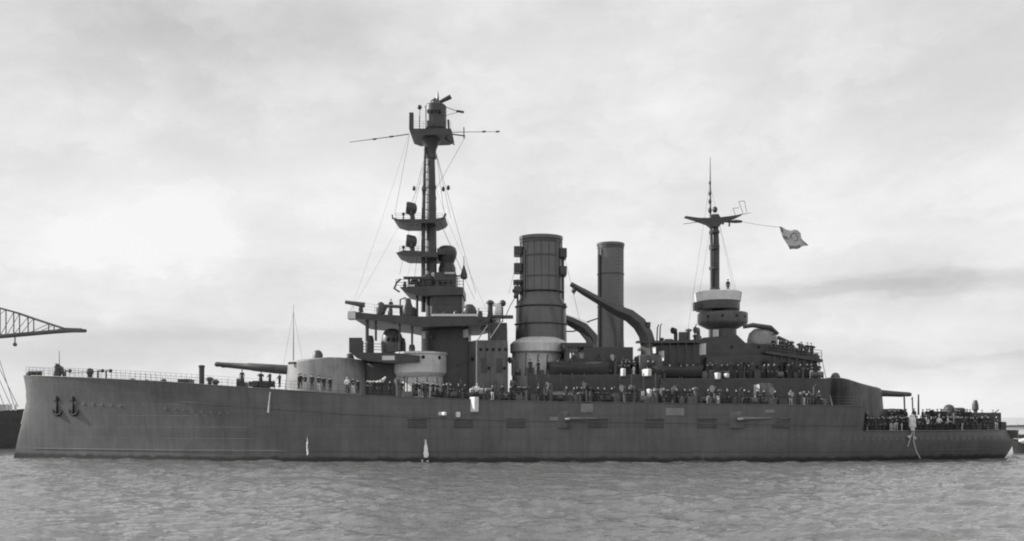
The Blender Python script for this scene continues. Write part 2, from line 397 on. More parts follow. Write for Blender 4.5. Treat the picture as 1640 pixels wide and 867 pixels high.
# ------------------------------------------------------------------ deck fittings helpers
def rail(pts, par, h=1.05, n_w=3, post=1.6, name='railing', r=0.013):
    mb = MB(); pts = [Vector(p) for p in pts]
    for a, b in zip(pts, pts[1:]):
        L_ = (b-a).length; k = max(1, int(L_/post))
        for i in range(k+1):
            q = a.lerp(b, i/k); mb.tube([q, q+Vector((0, 0, h))], r*1.3, 5)
        for w in range(n_w):
            z = Vector((0, 0, h*(w+1)/n_w)); mb.tube([a+z, b+z], r, 4)
    return mb.build(name, 'paint', par)
def cowl(px, py_top, z0, y, r, par, face=-1):
    t = P(px, py_top, y); mb = MB()
    mb.tube([(t.x, y, z0), (t.x, y, t.z-r*1.6), (t.x+face*0.25*r, y, t.z-r*0.9), (t.x+face*r*1.1, y, t.z-r*0.6)], [r*0.7, r*0.7, r*0.95, r*1.2], 14)
    return mb.build('ventilator', 'paint', par)
def mushroom(px, py_top, z0, y, r, par, m='paint'):
    t = P(px, py_top, y)
    return MB().lathe((t.x, y, z0), [(r*0.6, 0), (r*0.6, t.z-z0-r), (r, t.z-z0-r*0.9), (r*0.95, t.z-z0-r*0.4), (r*0.4, t.z-z0)], 14).build('ventilator', m, par)
def locker(px0, px1, py0, z0, y, dep, par, m='paint', name='locker'):
    a = P(px0, py0, y); b = P(px1, py0, y)
    return MB().box((a.x, y, z0), (b.x, y+dep, a.z)).build(name, m, par, False, 0.04)
def arc_house(px0, px1, py0, py1, yh, par, name, m='paint', round_l=True, round_r=False, top=None, ch=0.0, bev=0.05):
    a = P(px0, py0, -yh); b = P(px1, py1, -yh); pts = []
    if round_l:
        R = min(yh, (b.x-a.x)*0.5)
        pts += [(a.x+R-R*math.cos(math.pi*t/14-math.pi/2)*1.0, yh*math.sin(math.pi*t/14-math.pi/2)*-1) for t in range(15)]
    else: pts += [(a.x+ch, yh), (a.x, yh-ch), (a.x, -yh+ch), (a.x+ch, -yh)]
    if round_r:
        R = min(yh, (b.x-a.x)*0.5)
        pts += [(b.x-R+R*math.cos(math.pi*t/14-math.pi/2), yh*math.sin(math.pi*t/14-math.pi/2)) for t in range(15)]
    else: pts += [(b.x-ch, -yh), (b.x, -yh+ch), (b.x, yh-ch), (b.x-ch, yh)]
    return MB().plan(pts, b.z, a.z, top=top).build(name, m, par, True, bev)
def screen(px0, px1, py0, py1, y, par, name='canvas_and_lit_screen', m='canvas'):
    a = P(px0, py0, y); b = P(px1, py1, y); w = (b.x-a.x)*1.9
    return MB().plan([(a.x, y+w), (b.x, y), (b.x+0.06, y+0.05), (a.x+0.06, y+w+0.05)], b.z, a.z).build(name, m, par, False)
def part(mb, name, m='paint', par=None, **k): return mb.build(name, m, par or ship, **k)

# deck-edge railings
for (a, b) in ((44, 380), (380, 1330)):
    for side in (-1, 1):
        pts = []
        n = 40
        for i in range(n+1):
            x = X(a+(b-a)*i/n); z = deckz(x); pts.append((x, side*(hb(x, z)-0.25), z))
        rail(pts, upper, post=1.2)
for side in (-1, 1): rail([(X(1340+(1600-1340)*i/26), side*(hb(X(1340+(1600-1340)*i/26), 3.5)-0.2), 3.55) for i in range(27)], hull, post=1.2)

# forecastle gear
zd = lambda px: deckz(X(px))
jack = part(MB().tube([P(95, 606), P(95, 562)], [0.06, 0.03], 6), 'jackstaff', 'dark')
part(MB().tube([P(88, 606), P(93, 584), P(98, 590), P(104, 606)], [0.28, 0.32, 0.3, 0.15], 10), 'anchor_davit', 'dark')
part(MB().lathep(92, 0, [(5, 606), (6, 598), (4, 592), (5, 588), (3, 583)], 14), 'capstan', 'dark')
part(MB().lathep(52, 0, [(9, 604), (9, 598), (7, 597), (7, 595)], 16), 'breakwater_bitt', 'dark')
part(MB().lathep(63, -1, [(4, 606), (4, 597), (5, 595)], 12), 'bollard', 'dark')
part(MB().lathep(144, -1, [(3, 610), (4, 600), (6, 596), (5, 592), (2, 590)], 14), 'capstan', 'dark')
for px in (108, 160, 173):
    part(MB().tube([P(px-3, 611, -2), P(px-3, 594, -2), P(px+4, 593, -2)], 0.1, 8), 'davit', 'dark')
    part(MB().ball(P(px+4, 594, -2), 0.24), 'block', 'dark')
part(MB().tube([P(88, 583, -2), P(112, 598, -2), P(173, 594, -2)], 0.03, 5), 'guard_wire', 'rope')
locker(284, 302, 607, zd(290)-0.1, -3, 2.0, ship, 'dark')
mb = MB().lathep(323, -2, [(4.2, 616), (4.2, 589), (5, 588), (5, 586), (3.4, 585)], 18); vt = part(mb, 'ventilator', 'dark')
mushroom(336, 604, zd(336)-0.1, -3, 0.45, ship, 'dark'); mushroom(345, 608, zd(345)-0.1, -4, 0.5, ship, 'dark')
for px, py in ((212, 606), (235, 608), (262, 607)): mushroom(px, py, zd(px)-0.1, -4, 0.35, ship, 'dark')
locker(378, 392, 612, zd(385)-0.1, -6, 1.5, ship, 'dark')
locker(404, 428, 610, zd(410)-0.1, -5, 1.5, ship, 'dark')

# ------------------------------------------------------------------ main gun turrets
def turret(pc, d, roof, zb, name, halfw, front, back, barrels, label, cup):
    cx = P(pc, HOR).x; pts = []
    n = 26
    for i in range(n):                       # rounded shield plan: blunt face, round back
        a = 2*math.pi*i/n; ca, sa = math.cos(a), math.sin(a)
        ax = (P(front, HOR).x-cx)*abs(ca)**0.8 if ca*1 > 0 else -(cx-P(back, HOR).x)*-1*0
        ex = abs(P(front, HOR).x-cx) if ca > 0 else abs(P(back, HOR).x-cx)
        px_ = math.copysign(abs(ca)**0.9, ca)*ex; py_ = math.copysign(abs(sa)**0.9, sa)*halfw
        pts.append((cx+d*px_, py_))
    zr = lambda x, y: H+(HOR-interp(roof, 820+x/0.08))*0.08 - 0.10*abs(y)**1.5/3
    t = part(MB().plan(pts, zb, zr, top=0.9), name, 'turret' if d < 0 else 'paint', bevel=0.18); t['label'] = label
    MB().lathe((cx, 0, zb-1.6), [(halfw*0.95, 0), (halfw*0.95, 1.75)], 32).build('barbette', 'paint', t)
    for yy in (-1.05, 1.05):
        pl = [Vector((P(a, b).x, yy, P(a, b).z)) for a, b, r in barrels]
        MB().tube(pl, [r for a, b, r in barrels], 16).build('gun_barrel', 'steel', t)
        m0 = pl[0]; dd = (pl[0]-pl[1]).normalized()
        MB().tube([m0, m0+dd*0.02], 0.15, 12).build('muzzle_bore', 'black', t)
    for (a, b, r) in cup:
        q = P(a, b, -0.8); MB().lathe((q.x, -0.8, q.z-1.4), [(r*1.2, 0), (r*1.15, 0.9), (r*0.8, 1.25), (r*0.3, 1.4)], 16).build('cupola', 'paint', t)
    return t
t1 = turret(524, -1, [(440, 584), (465, 579), (500, 576), (530, 571), (560, 572), (590, 578), (610, 586)], 7.0, 'forward_turret', 4.6, 456, 606,
            [(349, 584.5, 0.22), (352, 584.5, 0.33), (358, 584.8, 0.29), (400, 588, 0.4), (401, 588, 0.46), (436, 591, 0.55), (480, 594, 0.6)], 'grey twin turret with long guns raised over the forecastle', [(509, 561, 0.55), (560, 566, 0.5)])
part(MB().tube([P(462, 582, -3.2), P(500, 579, -3.4)], 0.14, 8), 'awning_spar', 'dark', t1)
t2 = turret(1366, 1, [(1315, 604), (1335, 604), (1350, 608), (1354, 614), (1400, 621), (1408, 627), (1420, 632)], ZQ+0.9, 'aft_turret', 4.0, 1411, 1322,
            [(1453, 632.5, 0.2), (1450, 632.3, 0.28), (1425, 631, 0.33), (1405, 630, 0.42), (1395, 630, 0.42)], 'grey twin turret trained aft over the quarterdeck', [(1338, 597, 0.5)])
# step bulkhead gear
part(MB().boxp(1300, 1330, 640, 690, -6, 6), 'aft_bulkhead', 'paint', bevel=0.05)

# ------------------------------------------------------------------ forward superstructure
arc_house(572, 634, 582, 642, 3.4, ship, 'forward_shelter', 'dark')
fs = arc_house(690, 818, 628, 646, 7.6, ship, 'forward_deckhouse')
for px in (725, 770, 795):
    p = P(px, 637, -7.62); MB().tube([(p.x, p.y+.03, p.z), (p.x, p.y-0.04, p.z)], 0.2, 12).build('porthole', 'glass', fs)
ct = part(MB().lathep(674, -3.2, [(34, 606), (38, 603), (42, 598), (42, 570), (44, 569), (44, 566), (36, 565)], 40), 'conning_tower', 'light')  # pale tone carries the sunlit side in its colour
for px in (640, 657, 682, 706):
    c = P(674, 575, -3.2); r = 42*k_(-3.2); dx = P(px, 575, -3.2).x-c.x; a = math.asin(max(-1, min(1, dx/r)))
    q = Vector((c.x+r*math.sin(a), -3.2-r*math.cos(a), c.z)); nn = Vector((math.sin(a), -math.cos(a), 0))
    MB().tube([q-nn*0.05, q+nn*0.04], 0.22, 10).build('vision_slit', 'black', ct)
part(MB().lathep(676, -3.2, [(36, 646), (34, 612), (35, 602)], 36), 'tower_base', 'light')
for px in (652, 668, 684, 700): part(MB().tube([P(px, 604, -6.6), P(px, 640, -6.6)], 0.07, 6), 'stanchion', 'dark')
tb = arc_house(670, 750, 517, 648, 3.6, ship, 'bridge_tower', 'dark')
for px, py in ((690, 540), (712, 540), (733, 540), (690, 585), (733, 585)):
    p = P(px, py, -3.62); MB().tube([(p.x, p.y+.03, p.z), (p.x, p.y-0.04, p.z)], 0.19, 12).build('porthole', 'glass', tb)
# upper navigating bridge: long wing platform
nb = MB().prism([(562, 499), (565, 510), (640, 518), (668, 524), (760, 521), (782, 516), (786, 508), (770, 507), (668, 507), (600, 503)], -6.5, 6.5)
nb = part(nb, 'navigating_bridge', 'dark')
part(MB().boxp(556, 569, 498, 511, -6.6, -5.2), 'wing_dodger', 'canvas', nb, bevel=0.05)
part(MB().boxp(691, 766, 503, 506.5, -6.6, -6.55), 'canvas_dodger', 'canvas', nb)
part(MB().boxp(765, 768, 494, 506.5, -6.6, -6.45), 'canvas_end', 'canvas', nb)
rail([P(566, 498, -6.3), P(600, 502, -6.3), P(668, 507, -6.3)], nb); rail([P(692, 506, -6.3), P(782, 508, -6.3)], nb)
# guns and instruments on the bridge wing
def small_gun(a, b, r0, r1, base, par, name='light_gun'):
    g = MB().tube([a, b], [r0, r1], 10).build(name, 'steel', par)
    MB().tube([base, Vector(a).lerp(Vector(b), 0.2)], [0.35, 0.16], 10).build('pedestal', 'dark', g); return g
small_gun(P(584, 489, -6), P(553, 484, -6), 0.34, 0.2, P(578, 500, -6), nb)
small_gun(P(612, 490, -5), P(652, 492, -5), 0.2, 0.2, P(610, 503, -5), nb, 'rangefinder')
part(MB().lathep(610, -5, [(7, 503), (8, 494), (5, 486), (2, 484)], 14), 'gun_shield', 'dark', nb)
part(MB().lathep(653, -5, [(9, 507), (9, 494), (6, 486), (5, 480), (3, 478)], 14), 'signal_lamp', 'dark', nb)
part(MB().tube([P(641, 502, -5), P(641, 480, -5), P(650, 477, -5)], 0.1, 6), 'davit', 'dark', nb)
part(MB().lathep(752, -4.5, [(11, 507), (12, 499), (9, 492), (5, 488)], 16), 'gun_shield', 'dark', nb)
part(MB().boxp(766, 772, 498, 514, -6.7, -4), 'side_lamp_box', 'dark', nb, bevel=0.04)
locker(640, 664, 492, P(0, 507, -4).z, -4, 2, nb, 'dark')
# struts carrying the bridge
for px, a, b in ((588, 512, 546), (602, 514, 546), (640, 518, 560), (660, 520, 560), (783, 512, 545)):
    part(MB().tube([P(px, a, -5.8), P(px, b, -5.8)], 0.14 if px != 588 else 0.22, 8), 'pillar', 'dark')
part(MB().tube([P(765, 545, -5.8), P(783, 518, -5.8)], 0.07, 6), 'brace', 'light'); part(MB().tube([P(783, 545, -5.8), P(805, 512, -5.8)], 0.07, 6), 'brace', 'light')
# lower bridge platform
lb = part(MB().prism([(560, 564), (640, 566), (672, 570), (672, 580), (630, 582), (590, 578), (572, 574)], -6.8, 6.8), 'lower_bridge', 'dark')
rail([P(561, 564, -6.7), P(640, 566, -6.7)], lb, r=0.035); 
part(MB().boxp(559, 580, 541, 565, -6.7, -6.6), 'wire_screen', 'dark', lb)
part(MB().boxp(572, 580, 545, 566, -6.0, -5.0), 'signal_locker', 'dark', lb, bevel=0.05)
part(MB().boxp(612, 632, 570, 577, -6.85, -6.8), 'canvas_dodger', 'canvas', lb)
part(MB().lathep(628, -3.2, [(17, 566), (18, 550), (16, 538), (12, 530), (6, 527)], 26), 'wheelhouse', 'paint', lb)
part(MB().lathep(592, -4, [(7, 566), (7, 545), (5, 538)], 14), 'compass_stand', 'dark', lb)
part(MB().boxp(676, 681, 531, 542, -3.9, -3.7), 'window', 'canvas', tb); screen(735, 749, 527, 540, -4.8, tb)
part(MB().tube([P(588, 611, -7.7), P(600, 614, -7.8), P(612, 611, -7.7), P(618, 604, -7.6)], [0.1, 0.22, 0.25, 0.12], 8), 'canvas_roll', 'canvas')
# chart house block and deckhouse abaft the bridge
dh = MB(); a = P(750, 548, -5.0); b = P(764, 548, -6.6); c = P(813, 548, -6.6); zb = P(0, 628, -6.6).z; zt = P(0, 545, -6.6).z
dh.plan([(b.x, -6.6), (c.x, -6.6), (c.x, 6.6), (b.x, 6.6), (a.x, 4.6), (a.x, -4.6)], zb, zt); dh = part(dh, 'midship_deckhouse', 'paint', bevel=0.04)
g = MB().plan([(a.x-0.05, -3.0), (b.x-0.05, -6.62), (b.x, -6.66), (a.x, -4.2)], zb+0.3, zt+0.02).build('sunlit_corner_panel', 'light', dh)  # pale panel laid on the chamfer as painted sunlight
q = P(756, 575, -5.9); MB().tube([(q.x+0.05, -5.75, q.z), (q.x-0.1, -5.85, q.z)], 0.22, 10).build('porthole', 'black', dh)
part(MB().boxp(785, 812, 517, 546, -5.5, 5.5), 'radio_cabin', 'dark', bevel=0.05)
part(MB().boxp(752, 790, 622, 631, -9.2, -8.4), 'canvas_bundle', 'light', bevel=0.15)
for px, r in ((776, 0.5), (790, 0.35)): mushroom(px, 522 if px < 780 else 510, P(0, 530, -5).z, -5, r, ship)
mushroom(785, 481, P(0, 517, -4).z, -4, 0.5, ship, 'dark'); 
part(MB().lathep(796, -4, [(6, 518), (6, 508), (8, 505), (8, 489), (6, 486)], 14), 'canvas_hood', 'canvas')
part(MB().tube([P(805, 516, -4), P(805, 492, -4)], 0.08, 6).ball(P(805, 486, -4), 0.42), 'signal_ball', 'dark')
part(MB().boxp(780, 822, 505, 508, -5, -3), 'catwalk', 'dark')
part(MB().tube([P(810, 506, -4), P(816, 492, -4), P(824, 478, -4)], 0.05, 5), 'stay', 'dark')

# ------------------------------------------------------------------ foremast and fighting tops
fm = part(MB().tube([P(691, 525), P(691, 440), P(691, 330), P(690, 232)], [0.74, 0.7, 0.62, 0.48], 18), 'foremast', 'dark')
part(MB().tube([P(678, 500, -1.0), P(678, 380, -0.9), P(678.5, 330, -0.8), P(681, 235, -0.5)], [0.3, 0.28, 0.25, 0.16], 10), 'ladder_tube', 'dark', fm)
for py in (252, 300, 318, 335, 385, 430): part(MB().lathep(691, 0, [(8, py+2.5), (8, py-2.5)], 14), 'mast_band', 'dark', fm)
for py in range(240, 440, 12): part(MB().tube([P(678.5, py, -0.8), P(688, py, -0.3)], 0.045, 5), 'rung', 'dark', fm)
part(MB().ball(P(679, 303, -0.9), 0.32, sz=1.6), 'block', 'dark', fm)
# spotting top
top = part(MB().lathep(690, 0, [(7.5, 252), (9, 240), (13, 230), (20, 221), (25, 214)], 20), 'spotting_top', 'dark')
part(MB().prism([(655, 206), (657, 213), (668, 217), (716, 215), (724, 211), (722, 206)], -2.2, 2.2), 'top_platform', 'dark', top)
part(MB().lathep(698, 0, [(17, 207), (17, 171), (15, 169), (8, 167), (7, 163)], 22), 'fire_control_cabin', 'dark', top)
part(MB().boxp(655, 662, 180, 207, -1.2, -0.6), 'signal_locker', 'dark', top, bevel=0.04)
rail([P(656, 206, -2.5), P(722, 206, -2.5)], top, h=0.9)
part(MB().tube([P(672, 206, -1), P(672, 173, -1)], 0.06, 6).ball(P(672, 172, -1), 0.3), 'lamp_ball', 'dark', top)
part(MB().tube([P(681, 172), P(686, 166)], 0.12, 6), 'voice_pipe', 'dark', top)
part(MB().tube([P(701, 168), P(701, 154), P(701, 146)], [0.25, 0.14, 0.03], 8), 'lightning_rod', 'dark', top)
part(MB().tube([P(700, 166, -0.5), P(712, 160, -0.5), P(722, 155, -0.5)], [0.16, 0.26, 0.3], 10), 'rangefinder', 'dark', top)
part(MB().tube([P(690, 163), P(698, 158)], 0.14, 6), 'voice_pipe', 'dark', top)
for a, b, r in (((712, 171), (731, 178), 0.05), ((731, 178), (743, 180), 0.16), ((712, 186), (733, 180), 0.03), ((715, 214), (745, 218), 0.09), ((743, 204), (743, 222), 0.07),
                ((718, 192), (719, 210), 0.14), ((710, 220), (728, 232), 0.09)):
    part(MB().tube([P(*a, -0.5), P(*b, -0.5)], r, 6), 'outrigger', 'dark', top)
part(MB().tube([P(655, 215, 0.5), P(628, 219, 0.5), P(560, 228, 0.5)], [0.07, 0.06, 0.035], 6), 'signal_yard', 'dark', top)
part(MB().tube([P(722, 212, 0.5), P(800, 211, 0.5)], [0.05, 0.03], 6), 'signal_yard', 'dark', top)
for px, py in ((627, 219), (600, 223), (775, 211), (797, 211)): part(MB().tube([P(px-3, py+0.4, 0.5), P(px+3, py-0.3, 0.5)], 0.12, 6), 'insulator', 'dark', top)
# searchlight platforms
def searchlight_stage(py, x0, x1, horn, lamp_px, lamp_top, lamp_bot):
    st = part(MB().prism([(x0, py-4), (x0+4, py+1), (x0+18, py+5), (x1-16, py+5), (x1-4, py), (x1, py-5), (x1-6, py-3), (x1-20, py-1), (x0+10, py-1)] if horn else [(x0, py), (x0+14, py+6), (x1, py+7), (x1, py-1), (x0+14, py-4)], -2.4, 2.4), 'searchlight_platform', 'dark')
    if horn:
        part(MB().tube([P(x0+1, py-1, -2), P(x0, py-8, -2)], 0.09, 6), 'guard_horn', 'dark', st); part(MB().tube([P(x1-4, py, -2), P(x1, py-10, -2)], 0.2, 6), 'guard_horn', 'dark', st)
    rail([P(x0+6, py, -2.3), P(x1-4, py, -2.3)], st, h=0.8, r=0.018)
    # curved searchlight with hood opening to the left
    c = P(lamp_px, (lamp_top+lamp_bot)/2, -1.2); hh = (lamp_bot-lamp_top)/2*0.08
    lm = MB().tube([c+Vector((-0.62, -0.2, 0.1)), c+Vector((-0.6, -0.2, 0.1)), c+Vector((0.25, 0.1, -0.02)), c+Vector((0.5, 0.18, -0.05)), c+Vector((0.58, 0.2, -0.06))], [0.74, 0.8, 0.78, 0.5, 0.2], 18).build('searchlight', 'dark', st)
    lens = MB().tube([c+Vector((-0.64, -0.205, 0.1)), c+Vector((-0.67, -0.21, 0.1))], 0.7, 18).build('lens', 'glass', st)
    part(MB().tube([c+Vector((0, 0.1, -0.5)), c+Vector((0, 0.1, -hh-0.2))], [0.3, 0.4], 10), 'pedestal', 'dark', st)
    part(MB().tube([c+Vector((0, -0.85, -0.7)), c+Vector((0, -0.85, 0.1))], 0.08, 6).tube([c+Vector((0, -0.85, -0.7)), c+Vector((0, 0.2, -0.9))], 0.08, 6), 'yoke', 'dark', st)
    part(MB().tube([P(lamp_px-14, py, -1.5), P(lamp_px-14, py-10, -1.5)], 0.1, 6).ball(P(lamp_px-14, py-9, -1.5), 0.22), 'telegraph', 'dark', st)
    for i in range(3): part(MB().tube([P(lamp_px-6+i*7, py+4, -1), P(lamp_px-6+i*7, py+10, -1)], 0.08, 6), 'bracket', 'dark', st)
searchlight_stage(352, 628, 713, True, 660, 320, 350)
searchlight_stage(405, 634, 700, False, 660, 373, 402)
# upper bridge
ub = part(MB().prism([(640, 460), (648, 468), (672, 474), (742, 472), (742, 460), (700, 458)], -3.2, 3.2), 'upper_bridge', 'dark')
rail([P(634, 462, -3.1), P(742, 460, -3.1)], ub, h=1.1, r=0.03)
part(MB().tube([P(642, 447, -3), P(636, 452, -3), P(631, 462, -3), P(640, 468, -3)], 0.13, 6), 'guard_horn', 'dark', ub)
part(MB().boxp(646, 690, 443, 446, -3, -2), 'awning_frame', 'dark', ub)
for px, a, b in ((655, 446, 460), (664, 450, 460), (673, 446, 460), (668, 472, 508), (668, 446, 500)): part(MB().tube([P(px, a, -2.6), P(px, b, -2.6)], 0.16, 6), 'pillar', 'dark', ub)
part(MB().lathep(664, -2, [(8, 462), (9, 455), (6, 449)], 14), 'compass_stand', 'dark', ub)
part(MB().lathep(684, -2, [(9, 462), (10, 452), (8, 444), (4, 440)], 14), 'lookout_post', 'dark', ub)
part(MB().boxp(652, 664, 456, 459, -3.3, -3.2), 'canvas_dodger', 'light', ub)
th = arc_house(690, 730, 436, 476, 2.4, ship, 'tower_cabin', 'dark', round_l=False, ch=0.4)
arc_house(688, 740, 470, 508, 2.8, ship, 'chart_house', 'dark', round_l=False, ch=0.4)
part(MB().lathep(716, 1.0, [(14, 440), (14, 430), (11, 422), (15, 412), (16, 405), (14, 398), (10, 395)], 24), 'rear_searchlight', 'dark')
part(MB().boxp(700, 714, 398, 408, -0.5, 0.5), 'lamp_bracket', 'dark', bevel=0.05)
part(MB().boxp(712, 728, 436, 439, -2.6, -2.4), 'canvas_dodger', 'light')
part(MB().boxp(729, 745, 441, 443, -1, -0.8), 'signal_boom', 'dark')
part(MB().lathep(743, -0.9, [(2, 448), (5.5, 446), (5.5, 440), (3, 432), (0.6, 424), (0.4, 410)], 12), 'signal_cone', 'dark')
for px, y, par_ in ((622, -4.55, lb), (630, -4.65, lb), (638, -4.5, lb)): part(MB().boxp(px-2.5, px+2.5, 541, 547, y, y+0.1), 'window', 'black', par_)
for px in (692, 698, 704): part(MB().boxp(px-2, px+2, 176, 181, -1.38, -1.2), 'window', 'black', top)
for px in (697, 705, 713, 721): part(MB().boxp(px-2.5, px+2.5, 449, 456, -2.46, -2.35), 'window', 'black', th)
for px, t, w in ((648, 451, 3), (678, 450, 3), (700, 452, 4)): part(MB().lathep(px, -2.8, [(w, 461), (w, t+4), (w*0.6, t)], 10), 'voice_pipe', 'dark', ub)
for px, t, w in ((625, 494, 4), (698, 499, 4), (712, 500, 5), (730, 498, 4), (742, 500, 3)): part(MB().lathep(px, -5.5, [(w, 508), (w, t+3), (w*0.5, t)], 10), 'flag_locker', 'dark', nb)
# stays and halyards
for a, b in (((684, 236), (656, 345)), ((684, 240), (640, 440)), ((697, 236), (712, 345)), ((697, 240), (762, 470)), ((695, 230), (722, 350)), ((688, 250), (664, 445)), ((700, 345), (742, 440)), ((742, 440), (745, 500)),
             ((735, 441), (738, 500)), ((706, 358), (760, 480)), ((745, 220), (700, 300)), ((656, 216), (632, 345))):
    wire('stay', P(*a, -0.6), P(*b, -0.8), 0.022, fm)
for a, b in (((655, 214), (560, 500)), ((684, 300), (652, 445)), ((690, 260), (560, 500)), ((697, 300), (785, 508))):
    wire('stay', P(*a, -0.6), P(*b, -0.8), 0.012, fm, sag=0.6)
for px, py in ((710, 303), (718, 301), (663, 302)): part(MB().ball(P(px, py, -0.7), 0.22, sz=1.5), 'signal_block', 'dark', fm)

# ------------------------------------------------------------------ funnels
f1 = part(MB().lathep(866.5, 0, [(41, 600), (41, 545), (40, 490), (34, 478), (33.5, 386), (35, 385), (35, 380), (33, 379.5), (31.5, 379.5), (31, 392)], 48, sy=0.75), 'forward_funnel', 'funnel')
for py in (412, 445): part(MB().lathep(866.5, 0, [(34.3, py+1.2), (34.3, py-1.2)], 48, sy=0.75), 'funnel_band', 'dark', f1)
for (a, b, t, l) in ((823, 836, 394, 407), (823, 836, 421, 435), (897, 908, 397, 412), (897, 908, 426, 440), (823, 836, 458, 468), (898, 907, 486, 494), (822, 836, 448, 453)):
    part(MB().boxp(a, b, t, l, -1.2, 1.2), 'bracket', 'dark', f1, bevel=0.08)
for px, y, pt in ((829, -0.6, 448), (840, -1.35, 400), (893, -1.3, 384), (902, 0, 400)):
    part(MB().tube([P(px, 560, y), P(px, pt, y)], 0.14, 8), 'steam_pipe', 'funnel', f1)
for px, py in ((826, 475), (824, 466)): part(MB().ball(P(px, py, -1), 0.3), 'siren', 'dark', f1)
for a, b in (((836, 384), (815, 470)), ((898, 385), (930, 520))): wire('guy', P(*a, -1), P(*b, -3), 0.02, f1)
part(MB().lathep(864, -0.8, [(44, 567), (47, 565), (47, 552), (43, 548), (30, 542)], 40), 'funnel_platform', 'light')  # sunlit white of platform and casing put into their colour
part(MB().lathep(860, -0.8, [(42, 648), (40, 606), (40, 567)], 36), 'funnel_casing', 'light')
f2 = part(MB().lathep(978, 0, [(24, 600), (22, 560), (21, 540), (21, 395), (22.3, 394), (22.3, 391), (21, 390), (20, 390), (19.5, 400)], 44, sy=0.8), 'aft_funnel', 'funnel')
for py in (440, 492): part(MB().lathep(978, 0, [(21.7, py+1), (21.7, py-1)], 44, sy=0.8), 'funnel_band', 'dark', f2)
for px, y, pt in ((959, -0.9, 396), (997, -0.6, 396)): part(MB().tube([P(px, 560, y), P(px, pt, y)], 0.11, 8), 'steam_pipe', 'funnel', f2)
for py in range(400, 560, 6): part(MB().tube([P(988, py, -1.25), P(992, py, -1.1)], 0.025, 4), 'rung', 'dark', f2)
part(MB().tube([P(940, 516), P(958, 510), P(975, 514)], 0.09, 6), 'funnel_stay', 'dark', f2)
part(MB().lathep(866.5, 0, [(34.3, 391), (34.3, 386)], 48, sy=0.76), 'funnel_cap', 'dark', f1)
part(MB().lathep(978, 0, [(21.5, 399), (21.5, 394)], 44, sy=0.81), 'funnel_cap', 'dark', f2)
for py, rr_ in ((468, 36.5), (492, 41.2), (520, 41.8)): part(MB().lathep(866.5, 0, [(rr_, py+1.3), (rr_+1.3, py), (rr_, py-1.3)], 48, sy=0.76), 'funnel_band', 'dark', f1)
for k_i in range(9):
    a_ = rad(190+k_i*20); x_ = P(866.5, 0, 0).x+33.9*0.08*math.cos(a_); y_ = 33.9*0.08*0.75*math.sin(a_)
    part(MB().tube([(x_, y_, P(0, 474, 0).z), (x_, y_, P(0, 388, 0).z)], 0.035, 5), 'plate_strap', 'dark', f1)
# ------------------------------------------------------------------ boat cranes
def crane(pts, y, par=ship):
    mb = MB(); rs = [r*0.08 for _, _, r in pts]
    # riveted box arm: square section
    return mb.tube([P(a, b, y) for a, b, r in pts], rs, 4).build('boat_crane', 'dark', par)
c2 = crane([(914, 455, 3.5), (935, 468, 5), (960, 482, 6), (985, 496, 8), (1008, 506, 10), (1024, 519, 11), (1034, 536, 11), (1039, 556, 12), (1041, 580, 15), (1041, 640, 18)], -5.5)
part(MB().tube([P(919, 458, -5.5), P(919, 472, -5.5)], 0.09, 6).ball(P(919, 466, -5.5), 0.3), 'hook_block', 'dark', c2)
part(MB().boxp(1024, 1062, 568, 600, -6.6, -4), 'crane_pedestal', 'paint', c2, bevel=0.1)
part(MB().boxp(1036, 1042, 516, 524, -5.9, -5.1), 'sheave', 'dark', c2)
part(MB().boxp(1020, 1046, 546, 549, -6.2, -5), 'working_step', 'dark', c2)
wire('crane_wire', P(935, 462, -5.5), P(1038, 518, -5.5), 0.025, c2)
c1 = crane([(868, 497, 5), (892, 507, 7), (915, 516, 8), (934, 526, 10), (947, 541, 11), (953, 560, 12), (955, 600, 13)], 5.5)
part(MB().tube([P(905, 531, 5), P(918, 531, 5), P(935, 526, 5)], 0.1, 6), 'jib_stay', 'dark', c1)
wire('crane_wire', P(880, 494, 5.5), P(945, 518, 5.5), 0.025, c1)

# ------------------------------------------------------------------ midship structure
part(MB().boxp(846, 1060, 600, 645, -7.4, 7.4), 'battery_deckhouse', 'dark', bevel=0.06)
part(MB().boxp(935, 1014, 556, 602, -5.0, 5.0), 'boiler_casing', 'dark', bevel=0.06)
part(MB().boxp(905, 936, 574, 602, -5.2, 5.0), 'boat_deck_house', 'dark', bevel=0.06)
part(MB().boxp(1000, 1028, 582, 602, -5.0, 5.0), 'boat_deck_house', 'dark', bevel=0.06)
for px, t in ((908, 552), (925, 566), (1003, 572), (1015, 578), (1022, 574)): cowl(px, t, P(0, 602, -4).z, -4.5, 0.5, ship, -1)
part(MB().boxp(898, 950, 549, 556, -5, 5), 'skid_beam', 'dark', bevel=0.05)
part(MB().tube([P(916, 560, -6), P(916, 600, -6)], 0.12, 6), 'stanchion', 'dark')
for px in range(860, 1060, 19): part(MB().tube([P(px, 598, -8.6), P(px, 640, -8.6)], 0.06, 6), 'stanchion', 'dark')

